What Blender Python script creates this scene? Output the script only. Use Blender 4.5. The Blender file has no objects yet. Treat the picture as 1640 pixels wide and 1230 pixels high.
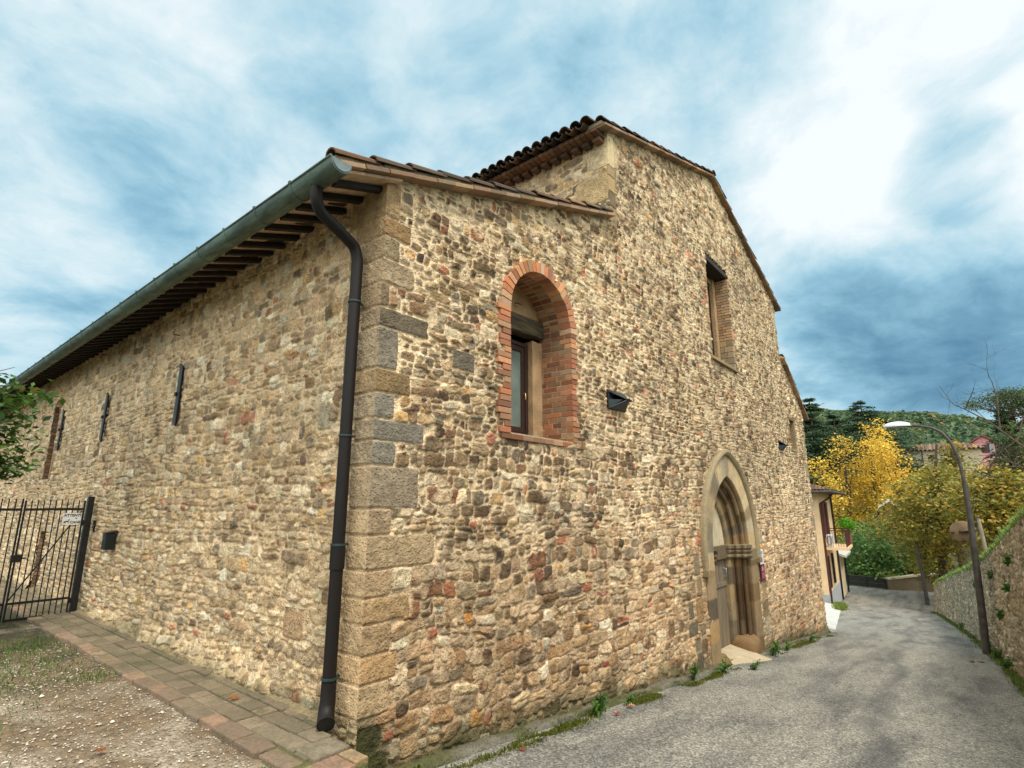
import bpy, math, random
import numpy as np
from mathutils import Vector, Matrix
R = math.radians
random.seed(7)
sc = bpy.context.scene
# ------------------------------------------------------------------ camera
cam_d = bpy.data.cameras.new("camera"); cam = bpy.data.objects.new("camera", cam_d)
sc.collection.objects.link(cam); sc.camera = cam
cam_d.sensor_width = 36.0; cam_d.lens = 18.9; cam_d.clip_start = 0.05; cam_d.clip_end = 5000
cam.location = (0, 0, 1.6)
HEAD = 39.214
cam.rotation_euler = (R(90 + 12.634), 0, R(HEAD - 90))
# ------------------------------------------------------------------ exposure
sc.view_settings.view_transform = 'Standard'; sc.view_settings.look = 'None'
sc.view_settings.exposure = 0.18; sc.view_settings.gamma = 1.0
sc.view_settings.use_curve_mapping = False
SUN_EL, SUN_HEAD = 60, HEAD + 180 + 25       # soft bright patch of cloud behind the viewer
# ------------------------------------------------------------------ world
class NT:
    def __init__(s, tree): s.t = tree; s.n = tree.nodes; s.l = tree.links
    def node(s, typ, ins=None, **kw):
        nd = s.n.new(typ)
        for k, v in kw.items(): setattr(nd, k, v)
        for k, v in (ins or {}).items():
            if isinstance(v, bpy.types.NodeSocket): s.l.new(v, nd.inputs[k])
            else: nd.inputs[k].default_value = v
        return nd
    def math(s, op, a, b=0.0, c=None, clamp=False):
        i = {0: a, 1: b}
        if c is not None: i[2] = c
        return s.node('ShaderNodeMath', i, operation=op, use_clamp=clamp).outputs[0]
    def vmath(s, op, a, b=None):
        i = {0: a}
        if b is not None: i[1] = b
        return s.node('ShaderNodeVectorMath', i, operation=op)
    def ramp(s, fac, stops, interp='LINEAR'):
        nd = s.node('ShaderNodeValToRGB', {0: fac}); cr = nd.color_ramp; cr.interpolation = interp
        while len(cr.elements) < len(stops): cr.elements.new(0.5)
        for e, (p, c) in zip(cr.elements, stops):
            e.position = p; e.color = (c[0], c[1], c[2], 1)
        return nd.outputs[0]
    def mix(s, fac, a, b, bt='MIX'):
        nd = s.node('ShaderNodeMix', data_type='RGBA', blend_type=bt)
        for k, v in ((0, fac), (6, a), (7, b)):
            if isinstance(v, bpy.types.NodeSocket): s.l.new(v, nd.inputs[k])
            else: nd.inputs[k].default_value = v if k == 0 else (v[0], v[1], v[2], 1)
        return nd.outputs[2]
    def noise(s, vec, scale, detail=4, rough=0.55, dist=0.0, out=0):
        return s.node('ShaderNodeTexNoise', {'Vector': vec, 'Scale': scale, 'Detail': detail, 'Roughness': rough, 'Distortion': dist}).outputs[out]

def lin(r, g, b):
    f = lambda c: (c/255/12.92) if c/255 <= 0.04045 else ((c/255 + 0.055)/1.055)**2.4
    return (f(r), f(g), f(b))

def px_dir(u, v):
    f = 861.; p = R(12.634); a = u - 820.; b = 615. - v; h = R(HEAD)
    fw = f*math.cos(p) - b*math.sin(p); up = b*math.cos(p) + f*math.sin(p)
    return Vector((fw*math.cos(h) + a*math.sin(h), fw*math.sin(h) - a*math.cos(h), up)).normalized()

world = bpy.data.worlds.new("World"); sc.world = world; world.use_nodes = True
w = NT(world.node_tree); w.n.clear()
tc = w.node('ShaderNodeTexCoord').outputs['Generated']
dirn = w.vmath('NORMALIZE', tc).outputs[0]
sep = w.node('ShaderNodeSeparateXYZ', {0: dirn})
zz = w.math('ADD', w.math('MAXIMUM', sep.outputs[2], 0.0), 0.30)
P = w.node('ShaderNodeCombineXYZ', {0: w.math('DIVIDE', sep.outputs[0], zz), 1: w.math('DIVIDE', sep.outputs[1], zz), 2: 0.0}).outputs[0]
wv = w.noise(P, 1.3, 4, 0.5, 0.0, out=1)
P2 = w.vmath('ADD', P, w.vmath('SCALE', w.vmath('SUBTRACT', wv, (0.5, 0.5, 0.5)).outputs[0]).outputs[0]).outputs[0]
for nd in w.n:
    if nd.type == 'VECT_MATH' and nd.operation == 'SCALE': nd.inputs['Scale'].default_value = 0.38
n1 = w.noise(P2, 1.15, 9, 0.56, 0.0)
n2 = w.noise(w.vmath('ADD', P2, (7.3, 2.1, 0)).outputs[0], 3.2, 9, 0.62, 0.0)
dens = w.math('ADD', w.math('ADD', w.math('MULTIPLY', n1, 0.86), w.math('MULTIPLY', n2, 0.62)), -0.170)
SKYBLOBS = [((1450, 150), 0.955, 0.115), ((1290, 230), 0.988, 0.05), ((1370, 300), 0.990, 0.10), ((1530, 272), 0.995, -0.20), ((1440, 500), 0.975, -0.17), ((1520, 560), 0.985, -0.08), ((1330, 480), 0.993, -0.06),
         ((1300, 640), 0.99, 0.06), ((1450, 640), 0.992, 0.03), ((60, 300), 0.965, -0.08), ((300, 250), 0.985, -0.04), ((330, 60), 0.97, 0.03), ((480, 80), 0.99, -0.07), ((200, 20), 0.985, 0.06), ((90, 440), 0.99, 0.12), ((60, 520), 0.995, -0.09),
         ((1060, 90), 0.985, 0.06), ((720, 200), 0.985, -0.05), ((760, 60), 0.985, 0.03), ((20, 590), 0.995, 0.10)]
for (uv, lo, amp) in SKYBLOBS:
    d = px_dir(*uv)
    dt = w.vmath('DOT_PRODUCT', dirn, tuple(d)).outputs['Value']
    mr = w.node('ShaderNodeMapRange', {0: dt, 1: lo, 2: 1.0, 3: 0.0, 4: amp}, interpolation_type='SMOOTHERSTEP').outputs[0]
    dens = w.math('ADD', dens, mr)
cloud = w.ramp(dens, [(0.20, lin(78, 126, 156)), (0.34, lin(112, 158, 184)), (0.44, lin(140, 186, 208)), (0.52, lin(170, 208, 224)), (0.61, lin(204, 227, 235)), (0.74, lin(240, 247, 249))])
nish = w.node('ShaderNodeTexSky', sky_type='NISHITA', sun_disc=False, sun_elevation=R(SUN_EL), sun_rotation=R(90 - SUN_HEAD))
nsky = w.mix(1.0, nish.outputs[0], (0.09, 0.09, 0.09), 'MULTIPLY')
col = w.mix(0.93, nsky, cloud)
# unseen sky overhead and behind the viewer: boost added to light the walls
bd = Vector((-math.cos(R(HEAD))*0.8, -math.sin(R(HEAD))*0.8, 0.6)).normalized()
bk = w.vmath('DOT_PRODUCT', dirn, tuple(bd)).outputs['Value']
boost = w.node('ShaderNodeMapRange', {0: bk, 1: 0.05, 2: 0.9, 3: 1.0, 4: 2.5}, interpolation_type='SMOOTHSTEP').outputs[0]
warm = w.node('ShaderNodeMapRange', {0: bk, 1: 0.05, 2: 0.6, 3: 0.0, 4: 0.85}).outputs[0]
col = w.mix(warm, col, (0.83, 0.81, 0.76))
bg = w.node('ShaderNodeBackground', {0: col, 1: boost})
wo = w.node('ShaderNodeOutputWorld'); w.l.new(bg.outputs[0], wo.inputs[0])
# ------------------------------------------------------------------ sun through cloud
sl = bpy.data.lights.new("sun", 'SUN'); sl.energy = 2.3; sl.angle = R(11); sl.color = (1.0, 0.94, 0.85)
so = bpy.data.objects.new("sun", sl); sc.collection.objects.link(so)
sd = Vector((math.cos(R(SUN_HEAD))*math.cos(R(SUN_EL)), math.sin(R(SUN_HEAD))*math.cos(R(SUN_EL)), math.sin(R(SUN_EL))))
so.rotation_euler = sd.to_track_quat('Z', 'Y').to_euler()

# ================================================================== helpers
COL = sc.collection
def tag(o, label=None, cat=None, group=None, kind=None):
    if label: o['label'] = label
    if cat: o['category'] = cat
    if group: o['group'] = group
    if kind: o['kind'] = kind
    return o
def empty(name, loc, label, cat, group=None, rz=0.0):
    o = bpy.data.objects.new(name, None); COL.objects.link(o); o.location = loc; o.rotation_euler = (0, 0, rz)
    o.empty_display_size = 0.2
    return tag(o, label, cat, group)
def link(name, me, mat, parent=None, smooth=False):
    o = bpy.data.objects.new(name, me); COL.objects.link(o)
    if mat is not None: me.materials.append(mat)
    if parent is not None:
        o.parent = parent
        # geometry is given in world coordinates: keep it there
        o.matrix_parent_inverse = world_of(parent).inverted()
    if smooth:
        me.polygons.foreach_set('use_smooth', [True]*len(me.polygons))
    return o
def world_of(o):
    m = Matrix.LocRotScale(o.location, o.rotation_euler, o.scale)
    if o.parent is not None: return world_of(o.parent) @ o.matrix_parent_inverse @ m
    return m
def np_mesh(name, V, F, C=None):
    """V (n,3), F (m,4) or (m,3), C (n,3) per-vertex colour"""
    me = bpy.data.meshes.new(name); V = np.ascontiguousarray(V, dtype=np.float32); F = np.ascontiguousarray(F, dtype=np.int32)
    k = F.shape[1]
    me.vertices.add(len(V)); me.vertices.foreach_set('co', V.ravel())
    me.loops.add(F.size); me.loops.foreach_set('vertex_index', F.ravel())
    me.polygons.add(len(F)); me.polygons.foreach_set('loop_start', np.arange(0, F.size, k, dtype=np.int32))
    try: me.polygons.foreach_set('loop_total', np.full(len(F), k, dtype=np.int32))
    except Exception: pass
    me.update(calc_edges=True)
    if C is not None:
        a = me.color_attributes.new('Col', 'FLOAT_COLOR', 'POINT')
        c4 = np.ones((len(V), 4), dtype=np.float32); c4[:, :3] = C
        a.data.foreach_set('color', c4.ravel())
    return me
class MB:
    """collects shapes, then links them as ONE mesh object"""
    def __init__(s): s.v = []; s.f = []; s.c = []; s.sm = []
    def add(s, vs, fs, c=(0.5, 0.5, 0.5), smooth=False):
        b = len(s.v); s.v += [tuple(p) for p in vs]; s.f += [tuple(i + b for i in f) for f in fs]
        s.c += [c]*len(vs); s.sm += [smooth]*len(fs)
    def box(s, x0, x1, y0, y1, z0, z1, c=(0.5, 0.5, 0.5)):
        s.hexa([(x0, y0, z0), (x1, y0, z0), (x1, y1, z0), (x0, y1, z0), (x0, y0, z1), (x1, y0, z1), (x1, y1, z1), (x0, y1, z1)], c)
    def hexa(s, p, c=(0.5, 0.5, 0.5)):
        s.add(p, [(3, 2, 1, 0), (4, 5, 6, 7), (0, 1, 5, 4), (1, 2, 6, 5), (2, 3, 7, 6), (3, 0, 4, 7)], c)
    def obox(s, cen, ax, ay, az, c=(0.5, 0.5, 0.5)):
        cen = Vector(cen); ax = Vector(ax)/2; ay = Vector(ay)/2; az = Vector(az)/2
        s.hexa([cen - ax - ay - az, cen + ax - ay - az, cen + ax + ay - az, cen - ax + ay - az, cen - ax - ay + az, cen + ax - ay + az, cen + ax + ay + az, cen - ax + ay + az], c)
    def tube(s, pts, rad, n=8, c=(0.5, 0.5, 0.5), cap=True):
        pts = [Vector(p) for p in pts]
        if not isinstance(rad, (list, tuple)): rad = [rad]*len(pts)
        vs = []; up = None
        for i, p in enumerate(pts):
            t = (pts[min(i + 1, len(pts) - 1)] - pts[max(i - 1, 0)]).normalized()
            if up is None: up = t.orthogonal().normalized()
            up = (up - t*up.dot(t)).normalized(); sd_ = t.cross(up)
            for k in range(n):
                a = 2*math.pi*k/n; vs.append(p + (up*math.cos(a) + sd_*math.sin(a))*rad[i])
        fs = [(i*n + k, i*n + (k + 1) % n, (i + 1)*n + (k + 1) % n, (i + 1)*n + k) for i in range(len(pts) - 1) for k in range(n)]
        s.add(vs, fs, c, True)
        if cap:
            s.add(vs[:n], [tuple(range(n - 1, -1, -1))], c); s.add(vs[-n:], [tuple(range(n))], c)
    def build(s, name, mat, parent=None, bevel=0.0):
        me = bpy.data.meshes.new(name); me.from_pydata(s.v, [], s.f); me.update()
        a = me.color_attributes.new('Col', 'FLOAT_COLOR', 'POINT')
        c4 = np.ones((len(s.v), 4), dtype=np.float32); c4[:, :3] = np.array(s.c, dtype=np.float32); a.data.foreach_set('color', c4.ravel())
        me.polygons.foreach_set('use_smooth', s.sm)
        o = link(name, me, mat, parent)
        if bevel:
            m = o.modifiers.new('bevel', 'BEVEL'); m.width = bevel; m.segments = 2; m.limit_method = 'ANGLE'; m.angle_limit = R(50)
        return o
def h2(ix, iy, seed):
    x = (ix.astype(np.int64)*374761393 + iy.astype(np.int64)*668265263 + seed*974634777) & 0xFFFFFFFF
    x = ((x ^ (x >> 13))*1274126177) & 0xFFFFFFFF
    x = (x ^ (x >> 16)) & 0xFFFFFFFF
    return x.astype(np.float64)/4294967295.0
def vn(x, y, seed=0):
    x = np.asarray(x, float); y = np.asarray(y, float)
    ix = np.floor(x).astype(np.int64); iy = np.floor(y).astype(np.int64); fx = x - ix; fy = y - iy
    fx = fx*fx*(3 - 2*fx); fy = fy*fy*(3 - 2*fy)
    a = h2(ix, iy, seed); b = h2(ix + 1, iy, seed); c = h2(ix, iy + 1, seed); d = h2(ix + 1, iy + 1, seed)
    return ((a*(1 - fx) + b*fx)*(1 - fy) + (c*(1 - fx) + d*fx)*fy)*2 - 1
def fbm(x, y, seed=0, oct=3):
    s = 0; a = 1.0; t = 0
    for o in range(oct): s = s + a*vn(x*2**o, y*2**o, seed + o*17); t += a; a *= 0.5
    return s/t
def sstep(a, b, x):
    t = np.clip((x - a)/(b - a), 0, 1); return t*t*(3 - 2*t)

def jc(rgb, r, br=.12, hue=2.0):
    """one stone's own colour: brightness varies, hue hardly"""
    c = np.array(rgb, float)*r.uniform(1 - br, 1 + br*.9) + np.array((1, 0, -1))*r.uniform(-hue, hue)*1.6 + r.uniform(-hue, hue, 3)*.6
    return lin(*np.clip(c, 8, 245))
# ================================================================== materials
MATS = {}
def material(name, fn):
    m = bpy.data.materials.new(name); m.use_nodes = True; t = NT(m.node_tree); t.n.clear()
    out = t.node('ShaderNodeOutputMaterial'); b = t.node('ShaderNodeBsdfPrincipled'); t.l.new(b.outputs[0], out.inputs[0])
    fn(t, b); MATS[name] = m; return m
def setin(t, b, k, v):
    if isinstance(v, bpy.types.NodeSocket): t.l.new(v, b.inputs[k])
    else: b.inputs[k].default_value = v if not isinstance(v, tuple) else (v + (1,) if len(v) == 3 else v)
def bump(t, b, hgt, strength, dist):
    bn = t.node('ShaderNodeBump', {'Height': hgt, 'Strength': strength, 'Distance': dist}); t.l.new(bn.outputs[0], b.inputs['Normal'])
def simple(name, color, rough=0.8, metal=0.0, var=0.15, scale=6, bstr=0.3, bdist=0.01, bscale=60, stretch=(1, 1, 1), color2=None):
    def fn(t, b):
        co = t.node('ShaderNodeTexCoord').outputs['Object']
        co = t.vmath('MULTIPLY', co, stretch).outputs[0]
        n = t.noise(co, scale, 5, 0.6)
        c2 = color2 or tuple(c*(1 - 2*var) for c in color)
        c1 = tuple(min(1, c*(1 + var)) for c in color)
        setin(t, b, 'Base Color', t.ramp(n, [(0.3, c2), (0.7, c1)]))
        setin(t, b, 'Roughness', rough); setin(t, b, 'Metallic', metal)
        if bstr: bump(t, b, t.noise(co, bscale, 4, 0.6), bstr, bdist)
    return material(name, fn)
def attr_mat(name, rough=0.9, mott=0.3, s1=14, s2=90, bstr=0.6, bdist=0.012, stretch=(1, 1, 1), spec=0.25, pits=0.0):
    def fn(t, b):
        co = t.node('ShaderNodeTexCoord').outputs['Object']
        co = t.vmath('MULTIPLY', co, stretch).outputs[0]
        a = t.node('ShaderNodeAttribute', attribute_name='Col').outputs['Color']
        n1 = t.noise(co, s1, 5, 0.65); n2 = t.noise(co, s2, 4, 0.6)
        f = t.math('ADD', t.math('MULTIPLY', n1, 1.1*mott*2), t.math('MULTIPLY', n2, 0.9*mott*2))
        f = t.math('ADD', f, 1.0 - 2.0*mott)
        fc = t.node('ShaderNodeCombineXYZ', {0: f, 1: f, 2: f}).outputs[0]
        c = t.mix(1.0, a, fc, 'MULTIPLY')
        hgt = t.math('ADD', n1, t.math('MULTIPLY', n2, 0.7))
        if pits:
            v = t.node('ShaderNodeTexVoronoi', {'Vector': co, 'Scale': s2*0.8}).outputs[0]
            pm = t.math('MULTIPLY', t.math('SUBTRACT', 0.35, v, clamp=True), pits*2.2, clamp=True)
            c = t.mix(pm, c, tuple(x*0.3 for x in (0.3, 0.25, 0.18)))
            hgt = t.math('SUBTRACT', hgt, pm)
        setin(t, b, 'Base Color', c); setin(t, b, 'Roughness', rough); setin(t, b, 'Specular IOR Level', spec)
        bump(t, b, hgt, bstr, bdist)
    return material(name, fn)
M_stone = attr_mat('rubble stone', mott=0.55, s1=17, s2=44, bstr=1.0, bdist=0.026, pits=0.5)
M_brick = attr_mat('old brick', mott=0.26, s1=18, s2=110, bstr=0.5, bdist=0.006)
M_tile = attr_mat('clay roof tile', mott=0.34, s1=9, s2=60, bstr=0.5, bdist=0.006)
M_sand = attr_mat('dressed sandstone', mott=0.42, s1=5, s2=38, bstr=0.8, bdist=0.014, stretch=(1, 1, 0.7), pits=.22)
M_leaf = None
def leaf_material(name, rough=0.55, trans=0.35):
    m = bpy.data.materials.new(name); m.use_nodes = True; t = NT(m.node_tree); t.n.clear()
    out = t.node('ShaderNodeOutputMaterial')
    a = t.node('ShaderNodeAttribute', attribute_name='Col').outputs['Color']
    b = t.node('ShaderNodeBsdfPrincipled', {'Base Color': a, 'Roughness': rough, 'Specular IOR Level': 0.3})
    tr = t.node('ShaderNodeBsdfTranslucent', {0: a})
    mx = t.node('ShaderNodeMixShader', {0: trans, 1: b.outputs[0], 2: tr.outputs[0]})
    t.l.new(mx.outputs[0], out.inputs[0]); return m
M_leaf = leaf_material('leaves')
M_bark = simple('bark', (0.09, 0.065, 0.045), 0.9, var=0.3, scale=8, bstr=0.8, bdist=0.03, bscale=20, stretch=(1, 1, 0.3))
M_wood_dark = simple('dark weathered timber', (0.035, 0.027, 0.02), 0.85, var=0.4, scale=14, bstr=0.8, bdist=0.01, bscale=40, stretch=(0.2, 1, 3), color2=(0.012, 0.010, 0.008))
M_rafter = simple('black stained rafter', (0.016, 0.012, 0.010), 0.75, var=0.3, scale=9, bstr=0.3, stretch=(0.2, 1, 1))
M_plank = simple('soffit clay boards', (0.62, 0.44, 0.29), 0.85, var=0.22, scale=7, bstr=0.3)
M_frame = simple('brown window frame', (0.035, 0.016, 0.012), 0.4, var=0.15, scale=10, bstr=0.1)
M_iron = simple('black painted iron', (0.012, 0.013, 0.014), 0.45, 0.2, var=0.3, scale=20, bstr=0.3, bdist=0.002, bscale=200)
M_pipe = simple('dark copper downpipe', (0.007, 0.0065, 0.006), 0.55, 0.1, var=0.5, scale=4, bstr=0.15, bdist=0.003, bscale=30, stretch=(1, 1, 0.3), color2=(0.014, 0.010, 0.009))
MATS['dark copper downpipe'].node_tree.nodes['Principled BSDF'].inputs['Specular IOR Level'].default_value = .3
M_collar = simple('verdigris collar', (0.035, 0.065, 0.065), 0.6, 0.3, var=0.3, scale=30, bstr=0.2)
def _cop(t, b):
    co = t.node('ShaderNodeTexCoord').outputs['Object']
    n = t.noise(t.vmath('MULTIPLY', co, (6, 1.2, 6)).outputs[0], 2.2, 6, 0.65, 0.4)
    n2 = t.noise(co, 22, 4, 0.6)
    c = t.ramp(n, [(0.25, lin(52, 62, 55)), (0.45, lin(82, 100, 90)), (0.6, lin(108, 132, 120)), (0.8, lin(140, 165, 150))])
    c = t.mix(t.math('MULTIPLY', n2, 0.5), c, lin(75, 84, 74))
    setin(t, b, 'Base Color', c); setin(t, b, 'Roughness', 0.55); setin(t, b, 'Metallic', 0.35); bump(t, b, n2, 0.2, 0.004)
M_copper = material('green patina copper', _cop)
def _glass(t, b):
    co = t.node('ShaderNodeTexCoord').outputs['Object']
    n = t.noise(co, 2.5, 4, 0.6)
    setin(t, b, 'Base Color', t.ramp(n, [(0.3, lin(92, 106, 100)), (0.7, lin(128, 142, 134))])); setin(t, b, 'Roughness', 0.18)
    setin(t, b, 'Specular IOR Level', 0.5)
M_glass = material('milky window glass', _glass)
M_darkglass = simple('dark glass', (0.02, 0.025, 0.03), 0.08, var=0.2, scale=3, bstr=0)
M_plaster = simple('rough lime plaster', lin(176, 146, 108), 0.92, var=0.16, scale=5, bstr=0.8, bdist=0.012, bscale=30)
M_mortar = simple('lime mortar', lin(178, 158, 128), 0.95, var=0.15, scale=9, bstr=0.8, bdist=0.01, bscale=50)
M_peach = simple('peach render', lin(238, 205, 160), 0.9, var=0.05, scale=1.5, bstr=0.2)
M_pgrey = simple('grey plinth render', lin(175, 180, 182), 0.9, var=0.08, scale=3, bstr=0.2)
M_yellow = simple('pale yellow render', lin(225, 205, 165), 0.9, var=0.08, scale=1.5, bstr=0.2)
M_white = simple('white paint', (0.72, 0.73, 0.72), 0.5, var=0.04, scale=5, bstr=0)
M_lampw = simple('white lamp enamel', (0.72, 0.78, 0.80), 0.3, var=0.05, scale=5, bstr=0)
M_pole = simple('grey brown painted pole', (0.085, 0.075, 0.065), 0.6, 0.3, var=0.25, scale=6, bstr=0.2)
M_shutter = simple('dark red shutter', (0.085, 0.022, 0.018), 0.6, var=0.2, scale=6, bstr=0.2)
M_mirror = simple('weathered mirror back', lin(128, 108, 80), 0.8, var=0.2, scale=9, bstr=0.3)
M_conc = simple('pale worn concrete', lin(196, 196, 190), 0.9, var=0.10, scale=3, bstr=0.5, bdist=0.01, bscale=40)
M_red = simple('maroon sign board', lin(105, 30, 48), 0.5, var=0.05, scale=5, bstr=0)
M_black = simple('black lettering', (0.015, 0.015, 0.015), 0.6, var=0.1, scale=5, bstr=0)
M_blueink = simple('blue lettering', lin(90, 140, 175), 0.6, var=0.1, scale=5, bstr=0)
M_pinkink = simple('pale pink lettering', lin(190, 130, 150), 0.6, var=0.1, scale=5, bstr=0)
M_door = simple('grey plank door', lin(126, 112, 90), 0.85, var=0.25, scale=5, bstr=0.6, bdist=0.01, bscale=20, stretch=(4, 4, 0.3))

# ================================================================== terrain functions
CX, CY = 2.5929, 3.5301
def ax(a):
    return np.asarray(a, float)
def road_z(x):
    x = ax(x)
    lin_ = -0.02 - 0.105*x
    t = sstep(36, 44, x)
    z = lin_*(1 - t) + (-4.45)*t
    z = np.where(x > 44, -4.45 - 0.0*x, z)
    return z
def wall_y(x):           # foot of the retaining wall on the right of the road
    return np.interp(x, [-10, 5, 13.9, 17.5, 23.4, 29, 40, 46, 60], [-1.9, -0.95, -0.42, -0.2, 0.27, 0.85, 2.0, 2.3, 2.3])
def wall_h(x):
    return np.interp(x, [-10, 5, 13, 17, 21, 29, 40.5, 60], [3.1, 3.0, 2.8, 2.5, 2.2, 1.9, 1.45, 1.4])
def gravel_mask(x, y):   # 1 on the level forecourt left of the church corner
    return sstep(1.2, 3.0, y)*(1 - sstep(2.3, 2.7, x)*(1 - sstep(3.4, 3.55, y)))
def ground_z(x, y):
    x = ax(x); y = ax(y)
    zr = np.where(x < 0, -0.02 - 0.03*x, road_z(x))
    m = gravel_mask(x, y)*(x < 2.75)
    return zr*(1 - m) + 0.0*m
def terrain_z(x, y):
    x = ax(x); y = ax(y)
    z = ground_z(x, y) - 0.12
    # valley behind the parapet, then rising land
    far = np.interp(x, [0, 51, 56, 64, 82, 98, 150, 220, 300, 420, 500, 620, 900], [0, 0, -2.2, -3.4, -3.2, 5.5, 9, 12, 26, 55, 64, 50, 20])
    side = np.interp(y, [-400, -160, -60, -27, -8, 12, 43, 84, 160, 400], [-14, -16, -16, -9, -2, 3, 6, 14, 22, 26])
    z = z + far*sstep(49, 53, x) + side*sstep(180, 480, x)
    # bank held up by the retaining wall
    wy = wall_y(x); top = road_z(x) + wall_h(x)
    d = wy - y
    bank = top + 0.10 + 0.16*np.clip(d - 0.3, 0, 40)
    mb = sstep(0.36, 0.42, d)*(1 - sstep(40.4, 43, x))
    z = z*(1 - mb) + bank*mb
    # land to the right of the junction
    mr = sstep(0.0, -9, y)*sstep(44, 60, x)*(1 - sstep(150, 260, x))
    z = z + 3.0*mr
    return z
def grid_mesh(name, xs, ys, zf, C=None, keep=None):
    X, Y = np.meshgrid(xs, ys); Z = zf(X, Y)
    V = np.stack([X.ravel(), Y.ravel(), Z.ravel()], 1)
    nx, ny = len(xs), len(ys); i = np.arange(nx*ny).reshape(ny, nx)
    F = np.stack([i[:-1, :-1], i[:-1, 1:], i[1:, 1:], i[1:, :-1]], -1)
    if keep is not None: F = F[keep((X[:-1, :-1] + X[1:, 1:])/2, (Y[:-1, :-1] + Y[1:, 1:])/2)]
    F = F.reshape(-1, 4)
    return np_mesh(name, V, F, C(X, Y, Z).reshape(-1, 3) if C else None)

# ---- ground (terrain sheet)
def _earth(t, b):
    co = t.node('ShaderNodeTexCoord').outputs['Object']
    n = t.noise(co, 0.25, 6, 0.6); n2 = t.noise(co, 9, 5, 0.6)
    c = t.ramp(n, [(0.35, (0.045, 0.065, 0.02)), (0.5, (0.07, 0.10, 0.03)), (0.65, (0.12, 0.11, 0.05))])
    c = t.mix(t.math('MULTIPLY', n2, 0.6), c, (0.05, 0.06, 0.025))
    setin(t, b, 'Base Color', c); setin(t, b, 'Roughness', 0.95); bump(t, b, n2, 0.8, 0.08)
M_earth = material('grassy earth', _earth)
xs = np.unique(np.concatenate([np.linspace(-60, -12, 13), np.arange(-12, 60, 0.5), np.arange(60, 130, 2), np.arange(130, 950, 9)]))
ys = np.unique(np.concatenate([np.linspace(-420, -40, 30), np.arange(-40, -6, 1.5), np.arange(-6, 14, 0.25), np.arange(14, 60, 2), np.linspace(60, 420, 30)]))
g = link('ground', grid_mesh('ground', xs, ys, terrain_z), M_earth, None, True); tag(g, kind='structure')

# ---- road
def _asph(t, b):
    co = t.node('ShaderNodeTexCoord').outputs['Object']
    vo = t.node('ShaderNodeTexVoronoi', {'Vector': co, 'Scale': 62.0, 'Randomness': 1.0})
    sp = t.node('ShaderNodeSeparateColor', {0: vo.outputs['Color']}).outputs[0]
    agg = t.ramp(sp, [(0.0, lin(100, 99, 94)), (0.35, lin(132, 130, 122)), (0.7, lin(152, 150, 140)), (1.0, lin(190, 186, 172))])
    big = t.noise(t.vmath('MULTIPLY', co, (0.28, 1.2, 1)).outputs[0], 1.5, 9, 0.66, 0.2)
    dark = t.ramp(big, [(0.32, (0.42, 0.42, 0.43)), (0.43, (0.64, 0.64, 0.64)), (0.52, (0.86, 0.85, 0.83)), (0.66, (1.04, 1.02, 0.97)), (0.8, (1.16, 1.14, 1.07))])
    c = t.mix(1.0, agg, dark, 'MULTIPLY')
    # long dark tar seam wandering down the middle
    sx = t.node('ShaderNodeSeparateXYZ', {0: co})
    wob = t.math('MULTIPLY', t.math('SUBTRACT', t.noise(co, 0.35, 4, 0.6), 0.5), 1.6)
    ln = t.math('SUBTRACT', t.math('SUBTRACT', sx.outputs[1], t.math('MULTIPLY', sx.outputs[0], 0.045)), t.math('ADD', wob, 0.75))
    seam = t.math('MULTIPLY', t.math('SUBTRACT', 0.20, t.math('ABSOLUTE', ln), clamp=True), 3.6, clamp=True)
    seam = t.math('MULTIPLY', seam, t.math('MULTIPLY', t.noise(co, 3, 4, 0.6), 1.5))
    c = t.mix(seam, c, lin(78, 78, 78))
    # fine cracks
    vc = t.node('ShaderNodeTexVoronoi', {'Vector': t.vmath('ADD', co, t.vmath('SCALE', t.noise(co, 1.5, 4, 0.6, out=1)).outputs[0]).outputs[0], 'Scale': 0.55}, feature='DISTANCE_TO_EDGE').outputs[0]
    cr = t.math('MULTIPLY', t.math('SUBTRACT', 0.012, vc, clamp=True), 60, clamp=True)
    c = t.mix(t.math('MULTIPLY', cr, 0.55), c, lin(60, 60, 58))
    setin(t, b, 'Base Color', c); setin(t, b, 'Roughness', 0.82); setin(t, b, 'Specular IOR Level', 0.3)
    bump(t, b, t.math('SUBTRACT', vo.outputs[0], t.math('MULTIPLY', cr, 1.0)), 0.55, 0.012)
M_asph = material('worn asphalt', _asph)
def road_left(x):
    return np.interp(x, [-20, 2.0, 2.62, 19, 19.3, 34, 36, 43, 52], [2.2, 2.2, 3.42, 3.42, 3.6, 5.6, 5.9, 6.9, 9.5])
def road_right(x):
    return np.interp(x, [-20, 41, 42, 44, 52], [-1.0, 0, -3, -14, -14])*0 + np.where(ax(x) > 41.5, np.interp(x, [41.5, 43, 52], [2.1, -14, -14]), wall_y(x) + 0.02)
xs = np.concatenate([np.arange(-20, 2, 0.5), np.arange(2, 12, 0.12), np.arange(12, 52.01, 0.4)]); T = np.linspace(0, 1, 60)
X, TT = np.meshgrid(xs, T); Y = road_right(X)*(1 - TT) + road_left(X)*TT
Z = np.where(X < 0, -0.02 - 0.03*X, road_z(X)) + 0.010*fbm(X*0.9, Y*1.2, 5) - 0.012*sstep(0.93, 1.0, TT)*(X < 19) + 0.0
nx, ny = len(xs), len(T); i = np.arange(nx*ny).reshape(ny, nx)
F = np.stack([i[:-1, :-1], i[:-1, 1:], i[1:, 1:], i[1:, :-1]], -1).reshape(-1, 4)
rd = link('road', np_mesh('road', np.stack([X.ravel(), Y.ravel(), Z.ravel()], 1), F), M_asph, None, True); tag(rd, kind='structure')

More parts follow.
